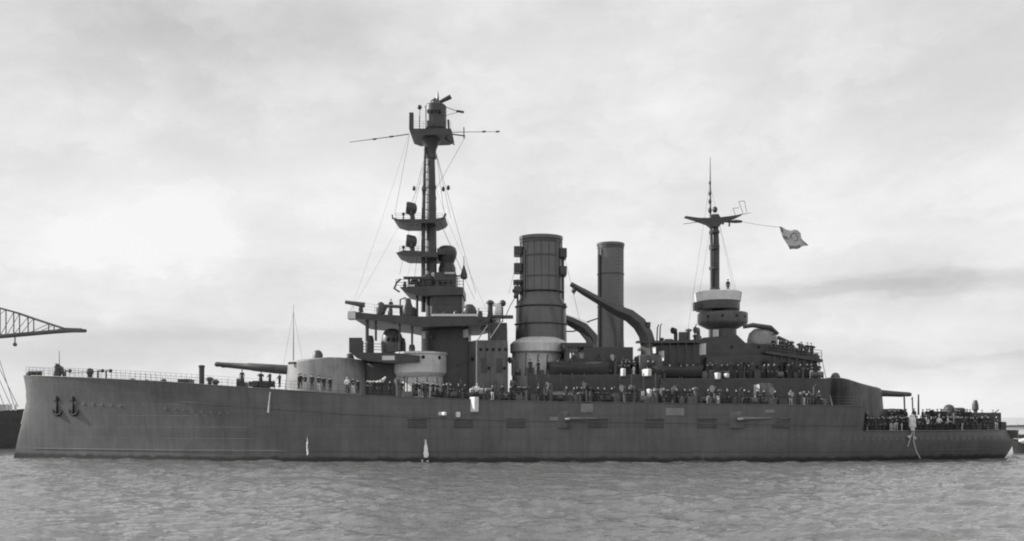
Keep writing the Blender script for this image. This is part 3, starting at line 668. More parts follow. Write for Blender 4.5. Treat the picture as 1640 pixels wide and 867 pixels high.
# ------------------------------------------------------------------ aft superstructure and mainmast
part(MB().boxp(1058, 1330, 606, 652, -7.8, 7.8), 'aft_deckhouse', 'dark', bevel=0.06)
ah = part(MB().prism([(1050, 610), (1050, 548), (1118, 547), (1126, 541), (1180, 536), (1194, 549), (1254, 553), (1262, 553), (1290, 562), (1306, 570), (1316, 610)], -4.6, 4.6), 'aft_bridge_house', 'dark', bevel=0.05)
part(MB().prism([(1045, 550), (1045, 546), (1122, 544), (1122, 549)], -6.2, 6.2), 'awning_deck', 'dark')
part(MB().prism([(1226, 566), (1226, 562), (1300, 571), (1318, 576), (1318, 580)], -6.2, 6.2), 'after_platform', 'dark')
rail([P(1228, 563, -6.1), P(1316, 575, -6.1)], ship, h=1.0, r=0.03)
for px in range(1060, 1125, 13): part(MB().tube([P(px, 548, -6.1), P(px, 604, -6.1)], 0.07, 6), 'stanchion', 'dark')
for px in range(1240, 1318, 12): part(MB().tube([P(px, 570, -6.1), P(px, 606, -6.1)], 0.07, 6), 'stanchion', 'dark')
part(MB().boxp(1050, 1122, 552, 606, -5.6, 5.6), 'signal_house', 'dark', bevel=0.05)
part(MB().prism([(1128, 606), (1132, 572), (1230, 568), (1308, 578), (1314, 606)], -5.7, 5.7), 'cabin_block', 'dark', bevel=0.05)
for px in range(1140, 1305, 18): wall_p = P(px, 588, -5.7); part(MB().tube([wall_p, wall_p+Vector((0, -0.04, 0))], 0.2, 10), 'porthole', 'black')
tw = part(MB().lathep(1157, 0, [(23, 610), (22, 560), (22, 528), (30, 524), (38, 520), (39.5, 517), (39.5, 503), (38, 502)], 36), 'after_tower', 'paint')
for px in (1128, 1148, 1170, 1186): 
    c = P(1157, 510, 0); r = 39.5*.08; dx = P(px, 510).x-c.x; a = math.asin(max(-1, min(1, dx/r))); q = Vector((c.x+r*math.sin(a), -r*math.cos(a), c.z)); nn = Vector((math.sin(a), -math.cos(a), 0))
    MB().tube([q-nn*0.05, q+nn*0.03], 0.18, 10).build('vision_slit', 'black', tw)
part(MB().lathep(1150, 0, [(10, 503), (10, 496)], 20), 'tower_neck', 'dark', tw)
part(MB().boxp(1143, 1151, 528, 553, -2.3, -1.9), 'tower_highlight', 'light', tw)  # pale strip painted in for the sun highlight on the tower
stg = part(MB().lathep(1149, 0, [(34, 498), (35, 497), (35, 485), (34.5, 484)], 36), 'after_stage', 'dark')
part(MB().lathep(1150, 0, [(35.3, 484), (37, 470), (36, 469), (34, 469)], 36), 'stage_canvas', 'canvas', stg)
part(MB().prism([(1178, 470), (1188, 468), (1186, 482), (1178, 486)], -1.4, -0.4), 'side_lamp_box', 'dark', stg)
part(MB().prism([(1112, 484), (1125, 484), (1125, 490), (1115, 497), (1112, 497)], -1.4, -0.4), 'side_lamp_box', 'dark', stg)
mm = part(MB().tube([P(1146.5, 500), P(1147, 400), P(1146, 345)], [0.46, 0.42, 0.3], 16), 'mainmast', 'dark')
part(MB().tube([P(1140, 470, -0.3), P(1139, 355, -0.3)], [0.2, 0.17], 8), 'ladder_tube', 'dark', mm)
part(MB().lathep(1145, 0, [(9, 469), (8, 462)], 16), 'mast_foot', 'dark', mm)
for py in (372, 395, 398, 430): part(MB().lathep(1144, 0, [(8.5, py+2), (8.5, py-2)], 12), 'mast_band', 'dark', mm)
part(MB().tube([P(1138, 362), P(1137.5, 300), P(1137.5, 252)], [0.13, 0.09, 0.03], 8), 'topmast', 'dark', mm)
for py, r in ((293, .16), (310, .2), (323, .22), (337, .26)): part(MB().ball(P(1137, py, -0.1), r, sz=1.5), 'truck', 'dark', mm)
mt = part(MB().prism([(1098, 346), (1120, 353), (1134, 358), (1140, 363), (1152, 363), (1158, 356), (1176, 350), (1190, 343), (1170, 346), (1154, 348), (1151, 343), (1141, 343), (1138, 349), (1120, 349)], -0.6, 0.6), 'mast_top', 'dark')
part(MB().ball(P(1145, 336, -0.5), 0.34, sz=1.2), 'masthead_lamp', 'dark', mt)
part(MB().tube([P(1094, 359, 0), P(1140, 353, 0), P(1166, 356, 0), P(1178, 355, 0), (P(1188, 355, 0))], [0.03, 0.06, 0.08, 0.22, 0.16], 8), 'signal_yard', 'dark', mt)
part(MB().tube([P(1165, 350), P(1185, 344), P(1203, 341)], [0.08, 0.06, 0.02], 6), 'gaff', 'dark', mt)
for px, py in ((1158, 357), (1168, 360)): part(MB().tube([P(px, 350, -0.4), P(px, py+3, -0.4)], 0.12, 6), 'signal_block', 'dark', mt)
# ladder-like aerial frame above the gaff
for a, b in (((1183, 323), (1192, 322)), ((1183, 323), (1190, 342)), ((1174, 334), (1178, 346)), ((1192, 322), (1196, 340)), ((1174, 334), (1184, 333))):
    part(MB().tube([P(*a), P(*b)], 0.035, 5), 'aerial_spreader', 'paint', mt)
for a, b in (((1140, 352), (1120, 470)), ((1150, 352), (1176, 470)), ((1138, 300), (1180, 470)), ((1138, 285), (1100, 540))): wire('stay', P(*a), P(*b, -1.5), 0.014, mm)
hl = wire('ensign_halyard', P(1188, 355), P(1249, 364), 0.022, mm, sag=0.1)
# after control position
rf = part(MB().lathep(1221, -2.6, [(23, 560), (24, 545), (21, 534), (13, 527)], 26, sy=0.9), 'after_control_position', 'turret', bevel=0.05)
part(MB().tube([P(1190, 524, -3.6), P(1205, 521, -3.8), P(1234, 525, -3.8), P(1246, 535, -3.6)], [0.22, 0.3, 0.3, 0.2], 10), 'rangefinder', 'dark', rf)
part(MB().tube([P(1206, 549, -3.6), P(1222, 556, -3.7), P(1240, 548, -3.5)], 0.12, 8), 'splinter_rail', 'dark', rf)
small_gun(P(1262, 549, -2), P(1245, 540, -2), 0.3, 0.22, P(1264, 562, -2), ship)
for px, t in ((1256, 548), (1267, 551), (1291, 553)): mushroom(px, t, P(0, 570, -2).z, -2, 0.45, ship, 'dark')
for px, t in ((1060, 541), (1075, 543), (1098, 538), (1113, 536), (1120, 538)): mushroom(px, t, P(0, 549, -3).z, -3, 0.3, ship, 'dark')
screen(1116, 1130, 550, 568, -6.6, ship); screen(1206, 1216, 616, 640, -8.6, ship, m='light')  # second screen is a pale panel painted in for a sunlit patch
screen(1043, 1050, 556, 566, -7.0, ship, m='light'); screen(1057, 1063, 562, 578, -7, ship, m='light')
part(MB().lathep(1222, -7.0, [(18, 648), (18, 618), (15, 614)], 26), 'gun_sponson', 'paint')
wire('guy', P(1316, 575, -4), P(1333, 650, -8), 0.05, ship, 'prope')
# quarterdeck gear
qz = 3.55
part(MB().tube([P(1449, 660, -6), P(1448, 634, -6), P(1452, 633, -6)], 0.1, 6), 'davit', 'dark')
part(MB().tube([P(1462, 660, -7), P(1461, 636, -7), P(1460, 640, -7)], 0.08, 6), 'davit', 'dark'); part(MB().tube([P(1471, 665, -7), P(1471, 632, -7)], [0.12, 0.09], 6), 'boat_boom_post', 'dark')
part(MB().boxp(1412, 1450, 655, 694, -2, 2), 'deck_skylight', 'dark', bevel=0.3)
part(MB().lathep(1520, 0, [(9, 694), (9, 656), (6, 650), (2, 648)], 16), 'skylight_dome', 'dark')
part(MB().boxp(1533, 1548, 653, 694, -1.5, 1.5), 'companion_hatch', 'dark', bevel=0.3)
part(MB().boxp(1528, 1604, 661, 694, -1.2, 1.2), 'stern_deckhouse', 'dark', bevel=0.1)
part(MB().lathep(1562, 0, [(3, 685), (3, 658), (5, 656), (4.5, 648), (2.5, 641)], 12), 'stern_lamp', 'dark')
gx = [X(1418+i*14) for i in range(13)]
part(MB().plan([(x, -(hb(x, 3.5)-2.0)) for x in gx]+[(x, hb(x, 3.5)-2.0) for x in gx[::-1]], 3.5, 4.35), 'raised_grating', 'dark', bevel=0.05)
part(MB().boxp(1330, 1470, 668, 694, -2.5, 2.5), 'deck_coaming', 'dark', bevel=0.1)
part(MB().boxp(1600, 1612, 676, 694, -1.2, 1.2), 'stern_rail_locker', 'dark', bevel=0.05)
part(MB().lathe((X(1616), 0, 2.6), [(1.2, 0), (1.25, 0.9), (1.15, 0.95)], 20, sx=0.8), 'stern_walk', 'dark')
# boat boom + pale hull patches, painted as sunlit faces of casemate shields
def hull_panel(px0, px1, py0, py1, m='light', name='lit_shield_patch', par=upper):
    x, y = near((px0+px1)/2, 5); a = P(px0, py0, y-0.06); b = P(px1, py1, y-0.06)
    return MB().box((a.x, y-0.10, a.z), (b.x, y+0.25, b.z)).build(name, m, par, bevel=0.05)
M['lit_shield'] = mat('lit_shield_paint', 0.24, 0.7, 0.2, 1.2)  # lighter tone for the painted sunlit shield faces
for q in ((880, 915, 668, 674), (930, 950, 647, 661), (1066, 1096, 654, 666), (1225, 1240, 656, 662)): hull_panel(*q, m='lit_shield')
M['buff'] = mat('sunbleached_paint', 0.3, 0.7, 0.2, 1.2)

# ventilators, lockers, reels, hatches and doors along the decks
cr = random.Random(21)
def door(px, y, zbot, par, m='dark', h=1.75):
    x = P(px, 0, y).x; return MB().box((x-0.36, y-0.05, zbot+0.2), (x+0.36, y+0.02, zbot+h+0.2)).build('door', m, par, bevel=0.03)
def wall_port(px, py, y, par):
    p = P(px, py, y); return MB().lathe((0, 0, 0), [(0.2, 0), (0.26, 0.03), (0.26, 0.06), (0.17, 0.06)], 12).build('porthole', 'black', par) if False else MB().tube([(p.x, y+0.03, p.z), (p.x, y-0.03, p.z)], 0.2, 12).build('porthole', 'black', par)
def clutter(x0, x1, step, zf, yy, y1, m=('dark', 'paint')):
    px = x0
    while px < x1:
        z = zf(px); y = cr.uniform(yy, y1) if not callable(yy) else yy(px)+cr.uniform(0.5, 1.5); x = P(px, 0, y).x; k = cr.random(); mm_ = cr.choice(m); h = cr.uniform(0.7, 1.7)
        if k < 0.25: MB().lathe((x, y, z-0.05), [(0.2, 0), (0.2, h), (0.42, h+0.03), (0.38, h+0.22), (0.1, h+0.34)], 12).build('ventilator', mm_, ship)
        elif k < 0.45: w = cr.uniform(0.5, 1.2); MB().box((x-w/2, y-0.3, z-0.05), (x+w/2, y+0.3, z+h*0.75)).build('locker', mm_, ship, bevel=0.05)
        elif k < 0.6: MB().tube([(x-0.35, y, z+0.45), (x+0.35, y, z+0.45)], 0.38, 12).tube([(x-0.42, y, z-0.05), (x-0.42, y, z+0.8)], 0.06, 6).tube([(x+0.42, y, z-0.05), (x+0.42, y, z+0.8)], 0.06, 6).build('hawser_reel', mm_, ship)
        elif k < 0.75: MB().tube([(x, y, z-0.05), (x, y, z+h), (x-0.1, y-0.1, z+h+0.5), (x-0.45, y-0.3, z+h+0.45)], [0.24, 0.24, 0.3, 0.42], 12).build('ventilator', mm_, ship)
        elif k < 0.9: MB().tube([(x, y, z-0.05), (x+0.05, y-0.1, z+h+0.8), (x+0.1, y-0.8, z+h+1.1)], [0.09, 0.08, 0.06], 6).build('davit', mm_, ship)
        else: MB().lathe((x, y, z-0.05), [(0.35, 0), (0.4, 0.5), (0.3, 0.9)], 14).build('bollard', mm_, ship)
        px += step*cr.uniform(0.5, 1.5)
nd = lambda q: near(q, 7.3)[1]
clutter(640, 1325, 10, lambda q: deckz(X(q)), nd, 0)
clutter(822, 1058, 9, lambda q: P(0, 600, -7.4).z, -6.5, -5.2)
clutter(1064, 1320, 9, lambda q: P(0, 606, -7.8).z, -7.3, -5.5)
clutter(1052, 1120, 9, lambda q: P(0, 546, -6.2).z, -5.5, -1)
clutter(1236, 1310, 10, lambda q: P(0, 563+(q-1228)*12/88, -6.1).z, -5.0, -2, ('dark',))
clutter(640, 665, 9, lambda q: P(0, 565, -3.2).z, -5, -3, ('dark',))
clutter(1345, 1465, 9, lambda q: 3.55, lambda q: near(q, 3.5)[1]+1.5, 0, ('dark',)); clutter(1475, 1600, 7, lambda q: 3.55, lambda q: near(q, 3.5)[1]+1.6, 0, ('dark',))
clutter(385, 445, 16, lambda q: deckz(X(q)), lambda q: near(q, 9)[1]+1.2, 0, ('dark',))
for px in range(770, 812, 10): wall_port(px, 560, -6.6, dh); 
for px in (775, 800): door(px, -6.6, P(0, 600, -6.6).z, dh); wall_port(px+8, 590, -6.6, dh)
for px in (1195, 1255): door(px, -5.7, P(0, 606, -5.7).z, ah, 'black')
for px in (1100, 1172, 1215): wall_port(px, 556, -4.6, ah)

# ------------------------------------------------------------------ ship's boats (things lying on the skids)
def boat(name, pxc, pyk, y, Lm, beam, dep, label, cat, m='wood', rz=0, group=None, cover=None, thw=True):
    o = P(pxc, pyk, y); root = empty(name, o, label, cat, group, rz); n = 18; vs = []; fs = []; lv = 6
    for s in (-1, 1):
        for i in range(n+1):
            u = -1+2*i/n; w = max(1-abs(u)**2.6, 0)**0.7 if u < 0 else (max(1-u**2*0.55, 0)**0.7 if u < 0.98 else 0.55)
            for l in range(lv):
                f = l/(lv-1); zz = dep*f+0.25*dep*u*u*f; vs.append((u*Lm/2*(0.93+0.07*f), s*beam/2*w*math.sin(math.pi/2*min(1, 0.12+f*0.9))**0.7, zz))
    off = (n+1)*lv
    for i in range(n):
        for l in range(lv-1):
            a = i*lv+l; fs += [(a, a+lv, a+lv+1, a+1), (a+off, a+off+1, a+off+lv+1, a+off+lv)]
        fs.append((i*lv, i*lv+off, (i+1)*lv+off, (i+1)*lv))
    for l in range(lv-1): a = n*lv+l; fs.append((a, a+off, a+off+1, a+1))
    h = MB().add(vs, fs).build('hull', m, None); h.parent = root
    sm = h.modifiers.new('thick', 'SOLIDIFY'); sm.thickness = 0.05; sm.offset = -1
    g = MB()
    for s in (-1, 1): g.tube([Vector(vs[(0 if s < 0 else off)+i*lv+lv-1]) for i in range(n+1)], 0.05, 6)
    g = g.build('gunwale', 'dark', None); g.parent = root
    if cover:
        c = MB(); pts = []
        for i in range(n+1):
            a = Vector(vs[i*lv+lv-1]); b = Vector(vs[off+i*lv+lv-1]); pts.append((a+Vector((0, 0, .04)), (a+b)/2+Vector((0, 0, 0.45*(1-abs(-1+2*i/n)**3)+.06)), b+Vector((0, 0, .04))))
        for i in range(n):
            A, B = pts[i], pts[i+1]; c.add([A[0], B[0], B[1], A[1]], [(0, 1, 2, 3)]); c.add([A[1], B[1], B[2], A[2]], [(0, 1, 2, 3)])
        c = c.build('boat_cover', cover, None); c.parent = root
    elif thw:
        for u in (-0.5, -0.1, 0.3, 0.6):
            t = MB().box((u*Lm/2-0.12, -beam/2*0.85, dep*0.72), (u*Lm/2+0.12, beam/2*0.85, dep*0.77)).build('thwart', 'wood', None); t.parent = root
    return root
boat('pinnace', 925, 604, -6.3, 7.5, 2.3, 1.4, 'dark pinnace stowed on the skids between the two funnels', 'ship boat', 'dark', cover='dark')
boat('cutter', 1082, 604, -6.8, 6.5, 2.0, 1.1, 'dark open cutter stowed beside the after boat crane', 'ship boat', 'dark')
boat('jolly_boat', 905, 646, -8.9, 5.0, 1.6, 0.9, 'small covered boat at the rail below the forward funnel', 'ship boat', 'paint', cover='paint')

# canvas, bundles and other loose gear on the rail
def loose(name, px0, px1, py0, py1, y, dep, label, m='canvas', bev=0.12, cat='bundle', group=None):
    a = P(px0, py0, y); b = P(px1, py1, y); c = (a+b)/2
    w, h = abs(b.x-a.x), abs(a.z-b.z)
    mb = MB(); nx_, nz_ = 6, 6; rnd = random.Random(px0)
    vs = []; 
    o = MB().box((-w/2, -dep/2, 0), (w/2, dep/2, h)).build(name, m, None, True, bev)
    o.location = (c.x, y+dep/2, b.z); o.rotation_euler = (0, 0, rad(-rnd.uniform(46, 58))); return tag(o, label, cat, group)
nx0, ny0 = near(760, 7.2)
loose('canvas_box', 751, 767, 636, 660, ny0-0.35, 0.6, 'square white canvas covered box hung on the side below the midship deckhouse', cat='box', bev=0.06)
loose('folded_awning', 694, 720, 660, 666, ny0-0.4, 0.35, 'long narrow white roll hung on the side below the conning tower')
loose('canvas_roll', 729, 738, 660, 669, ny0-0.4, 0.35, 'small stubby white bundle between the long roll and the square white box')
loose('ration_sack', 995, 1002, 590, 603, -8.0, 0.5, 'upright white sack left of the after boat crane foot', cat='sack')
loose('crumpled_canvas', 1029, 1044, 591, 603, -8.0, 0.6, 'crumpled white canvas heap at the foot of the after boat crane')
loose('signal_sack', 1025, 1032, 626, 640, -9.6, 0.5, 'leftmost small white sack on the deck below the after crane', cat='sack')
loose('signal_sack', 1037, 1044, 623, 641, -9.6, 0.5, 'tall white sack second from left below the after crane', cat='sack')
loose('hammock_roll', 1058, 1069, 624, 633, -9.6, 0.5, 'third white roll from left along the deck abaft the crane')
loose('hammock_roll', 1071, 1082, 624, 632, -9.6, 0.5, 'rightmost white roll of the four on deck abaft the crane')
loose('white_basin', 1146, 1154, 597, 608, -8.2, 0.6, 'left white basin below the mainmast tower', cat='basin')
loose('white_basin', 1161, 1168, 598, 605, -8.2, 0.5, 'right and smaller white basin below the mainmast tower', cat='basin')
sx0, sy0 = near(1460, 3.0)
m = MB().lathe((0, 0, 0), [(0.22, 0), (0.3, 0.12), (0.27, 0.3), (0.4, 0.42), (0.43, 0.8), (0.36, 0.98), (0.4, 1.1), (0.38, 1.5), (0.26, 1.62), (0.3, 1.75), (0.12, 1.95)], 20, sy=0.7)
m.v = [(x+0.09*noise.noise(Vector((x*4, y*4, z*2.5)))-0.06*z, y+0.09*noise.noise(Vector((x*4+9, y*4, z*2.5))), z) for x, y, z in m.v]
m = m.build('canvas_bundle', 'canvas', None)
m.location = P(1462, 690, sy0-0.5); tag(m, 'large white canvas bundle slung over the quarterdeck side', 'bundle')
rp = MB()
rp.tube([P(1462, 690, sy0-0.4), P(1458, 702, sy0-0.3), P(1454, 715, sy0-0.3)], 0.05, 5).tube([P(1464, 690, sy0-0.4), P(1463, 705, sy0-0.5), P(1467, 722, sy0-0.4), P(1474, 735, sy0-0.4)], 0.05, 5).ball(P(1456, 700, sy0-0.3), 0.22).ball(P(1465, 702, sy0-0.5), 0.18)
rp = rp.build('mooring_rope', 'prope', None); tag(rp, 'forked pale rope trailing from the quarterdeck bundle to the water', 'rope')
r2 = MB().tube([P(433, 628, near(430, 8)[1]-0.3), P(431, 645, near(430, 8)[1]-0.3), P(430, 661, near(430, 8)[1]-0.3)], [0.06, 0.07, 0.12], 6).build('hanging_fender', 'prope', None)
tag(r2, 'thin pale rope fender hanging on the hull below the raised gun muzzle turret', 'fender')

# cooling water pouring from the side
def outflow(px, pt, pb, w, label):
    x, y = near(px, 1.2); mb = MB(); a = P(px, pt, y-0.25); b = P(px, pb, y-0.75); n = 8; k = k_(y)
    pts = []; rs = []
    for i in range(n+1):
        f = i/n; pts.append((a.x+(b.x-a.x)*f+0.02*math.sin(9*f), a.y+(b.y-a.y)*f, a.z+(b.z-a.z)*f)); rs.append(max(0.05, w*k*(0.3+0.7*f**0.8)*(1 if f < 0.95 else 0.6)))
    rr = random.Random(int(px))
    for q in range(7):                      # ragged separate threads of falling water
        ph_ = rr.uniform(0, 6); off = rr.uniform(-1, 1); c_ = [Vector(p)+Vector((off*rs[i2]*0.7+0.03*math.sin(7*i2/n*3+ph_), rr.uniform(-.05, .02), 0)) for i2, p in enumerate(pts)]
        a0 = rr.randint(0, 2); mb.tube(c_[a0:], [max(0.02, rs[i2]*rr.uniform(0.2, 0.5)) for i2 in range(a0, n+1)], 6)
    for q in range(6 if w > 3 else 0):                     # splash
        mb.ball((pts[-1][0]+rr.gauss(0, w*k*0.9), pts[-1][1]+rr.gauss(0, .3), max(0.02, abs(rr.gauss(0, 0.22)))), rr.uniform(0.03, 0.1), 6)
    o = mb.build('water_discharge', 'foam', None); return tag(o, label, 'water jet')
outflow(681.5, 704, 733, 5.5, 'broad white gush of water falling down the hull below the conning tower')
outflow(492, 699, 729, 2.0, 'thin white stream of water on the hull below the forward turret')

# ------------------------------------------------------------------ ensign
fl = MB(); nu, nv = 30, 20
c00, c10, c11, c01 = P(1247, 364), P(1284, 371), P(1295, 392), P(1264, 401)
for j in range(nv+1):
    for i in range(nu+1):
        u, w_ = i/nu, j/nv
        p = c00*(1-u)*(1-w_)+c10*u*(1-w_)+c11*u*w_+c01*(1-u)*w_
        fl.v.append((p.x+0.1*math.sin(6*w_+2), 0.35*math.sin(7*u+3*w_)*u+0.5*u, p.z+0.10*math.sin(9*u+1)))
def dark_patch(u, w_):
    if u < 0.12 and w_ < 0.25: return True
    if w_ > 0.86 and u < 0.62: return True
    if u > 0.9 and w_ > 0.45: return True
    if 0.42 < w_ < 0.54 and u < 0.26: return True
    r = math.hypot((u-0.58)*1.25, w_-0.42)
    return 0.17 < r < 0.25 and not (0.5 < w_ < 0.75 and u < 0.5)
for j in range(nv):
    for i in range(nu):
        a = j*(nu+1)+i; fl.f.append((a, a+1, a+nu+2, a+nu+1)); fl.mi.append(1 if dark_patch((i+.5)/nu, (j+.5)/nv) else 0)
M['flagp'] = mat('pale_bunting', 0.5, 0.9, 0.15, 2); M['flagd'] = mat('dark_bunting', 0.2, 0.9, 0.2, 2)
fo = fl.build('ensign', ['flagp', 'flagd'], None); tag(fo, 'pale flag with dark markings streaming aft of the mainmast', 'flag')
sm = fo.modifiers.new('thick', 'SOLIDIFY'); sm.thickness = 0.02

# ------------------------------------------------------------------ sailors
def make_person(pose, jacket, trouser):
    J = {'pel': (0, 0, .95, .14), 'wst': (0, 0, 1.1, .135), 'chs': (0, -.01, 1.33, .16), 'nck': (0, 0, 1.5, .065), 'hd': (0, -.02, 1.6, .085), 'hd2': (0, -.015, 1.7, .085)}
    E = [('pel', 'wst'), ('wst', 'chs'), ('chs', 'nck'), ('nck', 'hd'), ('hd', 'hd2')]
    for s, t in ((-1, 'l'), (1, 'r')):
        J['sh'+t] = (s*.19, 0, 1.42, .075)
        if pose == 'rail': J['el'+t] = (s*.27, -.1, 1.17, .055); J['ha'+t] = (s*.2, -.36, 1.08, .04); J['fi'+t] = (s*.19, -.42, 1.04, .03)
        elif pose == 'crossed': J['el'+t] = (s*.26, -.04, 1.17, .055); J['ha'+t] = (s*.06, -.24, 1.2, .04); J['fi'+t] = (-s*.05, -.25, 1.24, .03)
        elif pose == 'wave' and s > 0: J['el'+t] = (.42, -.05, 1.5, .05); J['ha'+t] = (.45, -.1, 1.75, .04); J['fi'+t] = (.45, -.1, 1.84, .035)
        else: J['el'+t] = (s*.25, .02, 1.15, .052); J['ha'+t] = (s*.25, -.05, .88, .038); J['fi'+t] = (s*.245, -.07, .79, .032)
        J['hp'+t] = (s*.1, 0, .88, .1); J['kn'+t] = (s*.12, -.01, .49, .068); J['an'+t] = (s*.13, .02, .1, .048); J['to'+t] = (s*.15, -.14, .05, .045)
        E += [('chs', 'sh'+t), ('sh'+t, 'el'+t), ('el'+t, 'ha'+t), ('ha'+t, 'fi'+t), ('pel', 'hp'+t), ('hp'+t, 'kn'+t), ('kn'+t, 'an'+t), ('an'+t, 'to'+t)]
    ks = list(J); me = bpy.data.meshes.new('person'); me.from_pydata([J[q][:3] for q in ks], [(ks.index(a), ks.index(b)) for a, b in E], [])
    o = bpy.data.objects.new('person', me); COL.objects.link(o); sk = o.modifiers.new('skin', 'SKIN')
    for i, q in enumerate(ks): me.skin_vertices[0].data[i].radius = (J[q][3], J[q][3]); 
    me.skin_vertices[0].data[0].use_root = True
    ss = o.modifiers.new('sub', 'SUBSURF'); ss.levels = 1; ss.render_levels = 1
    bpy.context.view_layer.update(); dg = bpy.context.evaluated_depsgraph_get(); nm = bpy.data.meshes.new_from_object(o.evaluated_get(dg))
    o.modifiers.clear(); o.data = nm
    for q in ('skin', jacket, trouser): nm.materials.append(M[q])
    hands = [Vector(J['fi'+t][:3]) for t in 'lr']
    for p in nm.polygons:
        c = p.center; p.material_index = 0 if (c.z > 1.52 and abs(c.x) < 0.15) or min((c-h).length for h in hands) < 0.09 else (2 if c.z < 0.93 and abs(c.x) < 0.22 else 1)
    nm.shade_smooth()
    cap = MB().lathe((0, 0.0, 1.70), [(.1, 0), (.105, .03), (.14, .07), (.13, .09), (.02, .1)], 12).build('cap', 'navy' if jacket == 'navy' else 'white', None); cap.parent = o
    nose = MB().tube([(0, -.085, 1.64), (0, -.125, 1.605), (0, -.1, 1.595)], [.008, .018, .012], 5).build('nose', 'skin', None); nose.parent = o
    return o
protos = [make_person('down', 'navy', 'navy'), make_person('rail', 'navy', 'navy'), make_person('crossed', 'navy', 'white'), make_person('rail', 'white', 'navy'), make_person('wave', 'navy', 'navy'), make_person('down', 'white', 'white')]
used = set()
def person(loc, k, label, group=None, rz=0.0, sc=1.0):
    p = protos[k]
    if k in used:
        o = p.copy(); COL.objects.link(o)
        for ch in p.children:
            c = ch.copy(); COL.objects.link(c); c.parent = o
    else: o = p; used.add(k)
    o.location = loc; o.rotation_euler = (0, 0, rz*2.2); o.scale = (sc, sc, sc)
    tag(o, label, 'sailor', group)
    if not group and 'group' in o: del o['group']
    return o
rp_ = random.Random(11)
DESC = {0: 'arms at his sides', 1: 'hands on the rail', 2: 'folded arms and white trousers', 3: 'in a white jumper', 4: 'raising one arm', 5: 'all in white'}
ONES = 'first second third fourth fifth sixth seventh eighth ninth tenth eleventh twelfth thirteenth fourteenth fifteenth sixteenth seventeenth eighteenth nineteenth twentieth'.split()
ORD = ONES+['twenty-'+q for q in ONES[:9]]+['thirtieth']+['thirty-'+q for q in ONES[:9]]+['fortieth']+['forty-'+q for q in ONES[:9]]+['fiftieth']+['fifty-'+q for q in ONES[:9]]+['sixtieth']+['sixty-'+q for q in ONES[:9]]
def row(px0, px1, step, zfun, inset, place, group, ks=(0, 1, 1, 2, 3, 0, 4), skip=0.1, jit=3, yfix=None, dz=0.0):
    px = px0; cnt = 0
    while px < px1:
        q = px+rp_.uniform(-jit, jit); px += step*rp_.choice((0.45, 0.6, 0.8, 1.0, 1.2, 1.9))
        if rp_.random() < skip: continue
        if yfix is None:
            z = zfun(q); x, y = near(q, z, inset+rp_.uniform(0, 0.25))
        else:
            y = yfix+rp_.uniform(-.2, .2); x = P(q, 0, y).x; z = zfun(q)
        k = rp_.choice(ks)
        person((x, y, z+dz), k, ORD[cnt]+' sailor from left '+place+', '+DESC[k], group, rp_.uniform(-0.5, 0.5), rp_.uniform(0.95, 1.04)); cnt += 1
row(1344, 1602, 7.5, lambda p: 3.56, 0.55, 'in front quarterdeck row', 'sailors in the front row on the quarterdeck', (0, 1, 1, 2, 0, 3, 0), 0.05)
row(1350, 1600, 7, lambda p: 3.56, 1.5, 'in middle quarterdeck row', 'sailors in the middle row on the quarterdeck', (0, 0, 2, 0, 4), 0.05)
row(1422, 1592, 7.5, lambda p: 4.36, 2.5, 'in back quarterdeck row', 'sailors in the back row on the quarterdeck', (0, 0, 0, 4, 2), 0.05)
row(388, 636, 15, lambda p: deckz(X(p))+0.02, 0.6, 'beside the forward turret', 'sailors at the rail beside the forward turret', (0, 1, 1, 2, 3, 0), 0.1)
row(510, 640, 14, lambda p: deckz(X(p))+0.02, 1.9, 'behind those beside the forward turret', 'sailors in the row behind near the forward turret', (0, 0, 1, 0), 0.1)
row(640, 815, 12, lambda p: deckz(X(p))+0.02, 0.6, 'below the bridge', 'sailors at the rail below the bridge', (0, 1, 1, 2, 0, 3), 0.15)
row(822, 1120, 13, lambda p: deckz(X(p))+0.02, 0.6, 'at funnel rail', 'sailors at the rail abreast of the funnels', (0, 1, 1, 0, 4, 0), 0.25)
row(1125, 1325, 9.5, lambda p: deckz(X(p))+0.02, 0.6, 'at rail below mainmast', 'sailors at the rail below the after superstructure', (0, 1, 0, 2, 0, 1), 0.12)
row(1070, 1322, 11, lambda p: P(0, 606, -7.8).z+0.02, 0, 'on aft deckhouse roof', 'sailors on the roof of the aft deckhouse', (0, 1, 0, 2, 4, 0), 0.1, yfix=-7.1)
row(1236, 1312, 11, lambda p: P(0, 563+(p-1228)*12/88, -6.1).z+0.02, 0, 'on sloping after platform', 'sailors on the sloping after platform', (0, 0, 1), 0.15, yfix=-5.6)
row(852, 905, 13, lambda p: P(0, 600, -7.4).z+0.02, 0, 'under the forward funnel', 'sailors on the battery roof under the forward funnel', (0, 1, 2), 0.2, yfix=-6.9)
row(996, 1058, 12, lambda p: P(0, 600, -7.4).z+0.02, 0, 'beside after crane foot', 'sailors on the battery roof beside the after crane', (0, 1, 2), 0.2, yfix=-6.9)
person(P(1166, 469+1, 0)+Vector((0, 0, 0)), 0, 'lone sailor standing on the white stage of the mainmast')
person(P(626, 503, -4), 0, 'lone sailor on the open end of the navigating bridge')
for k, p in enumerate(protos):
    if k not in used:
        for c in list(p.children): bpy.data.objects.remove(c)
        bpy.data.objects.remove(p)

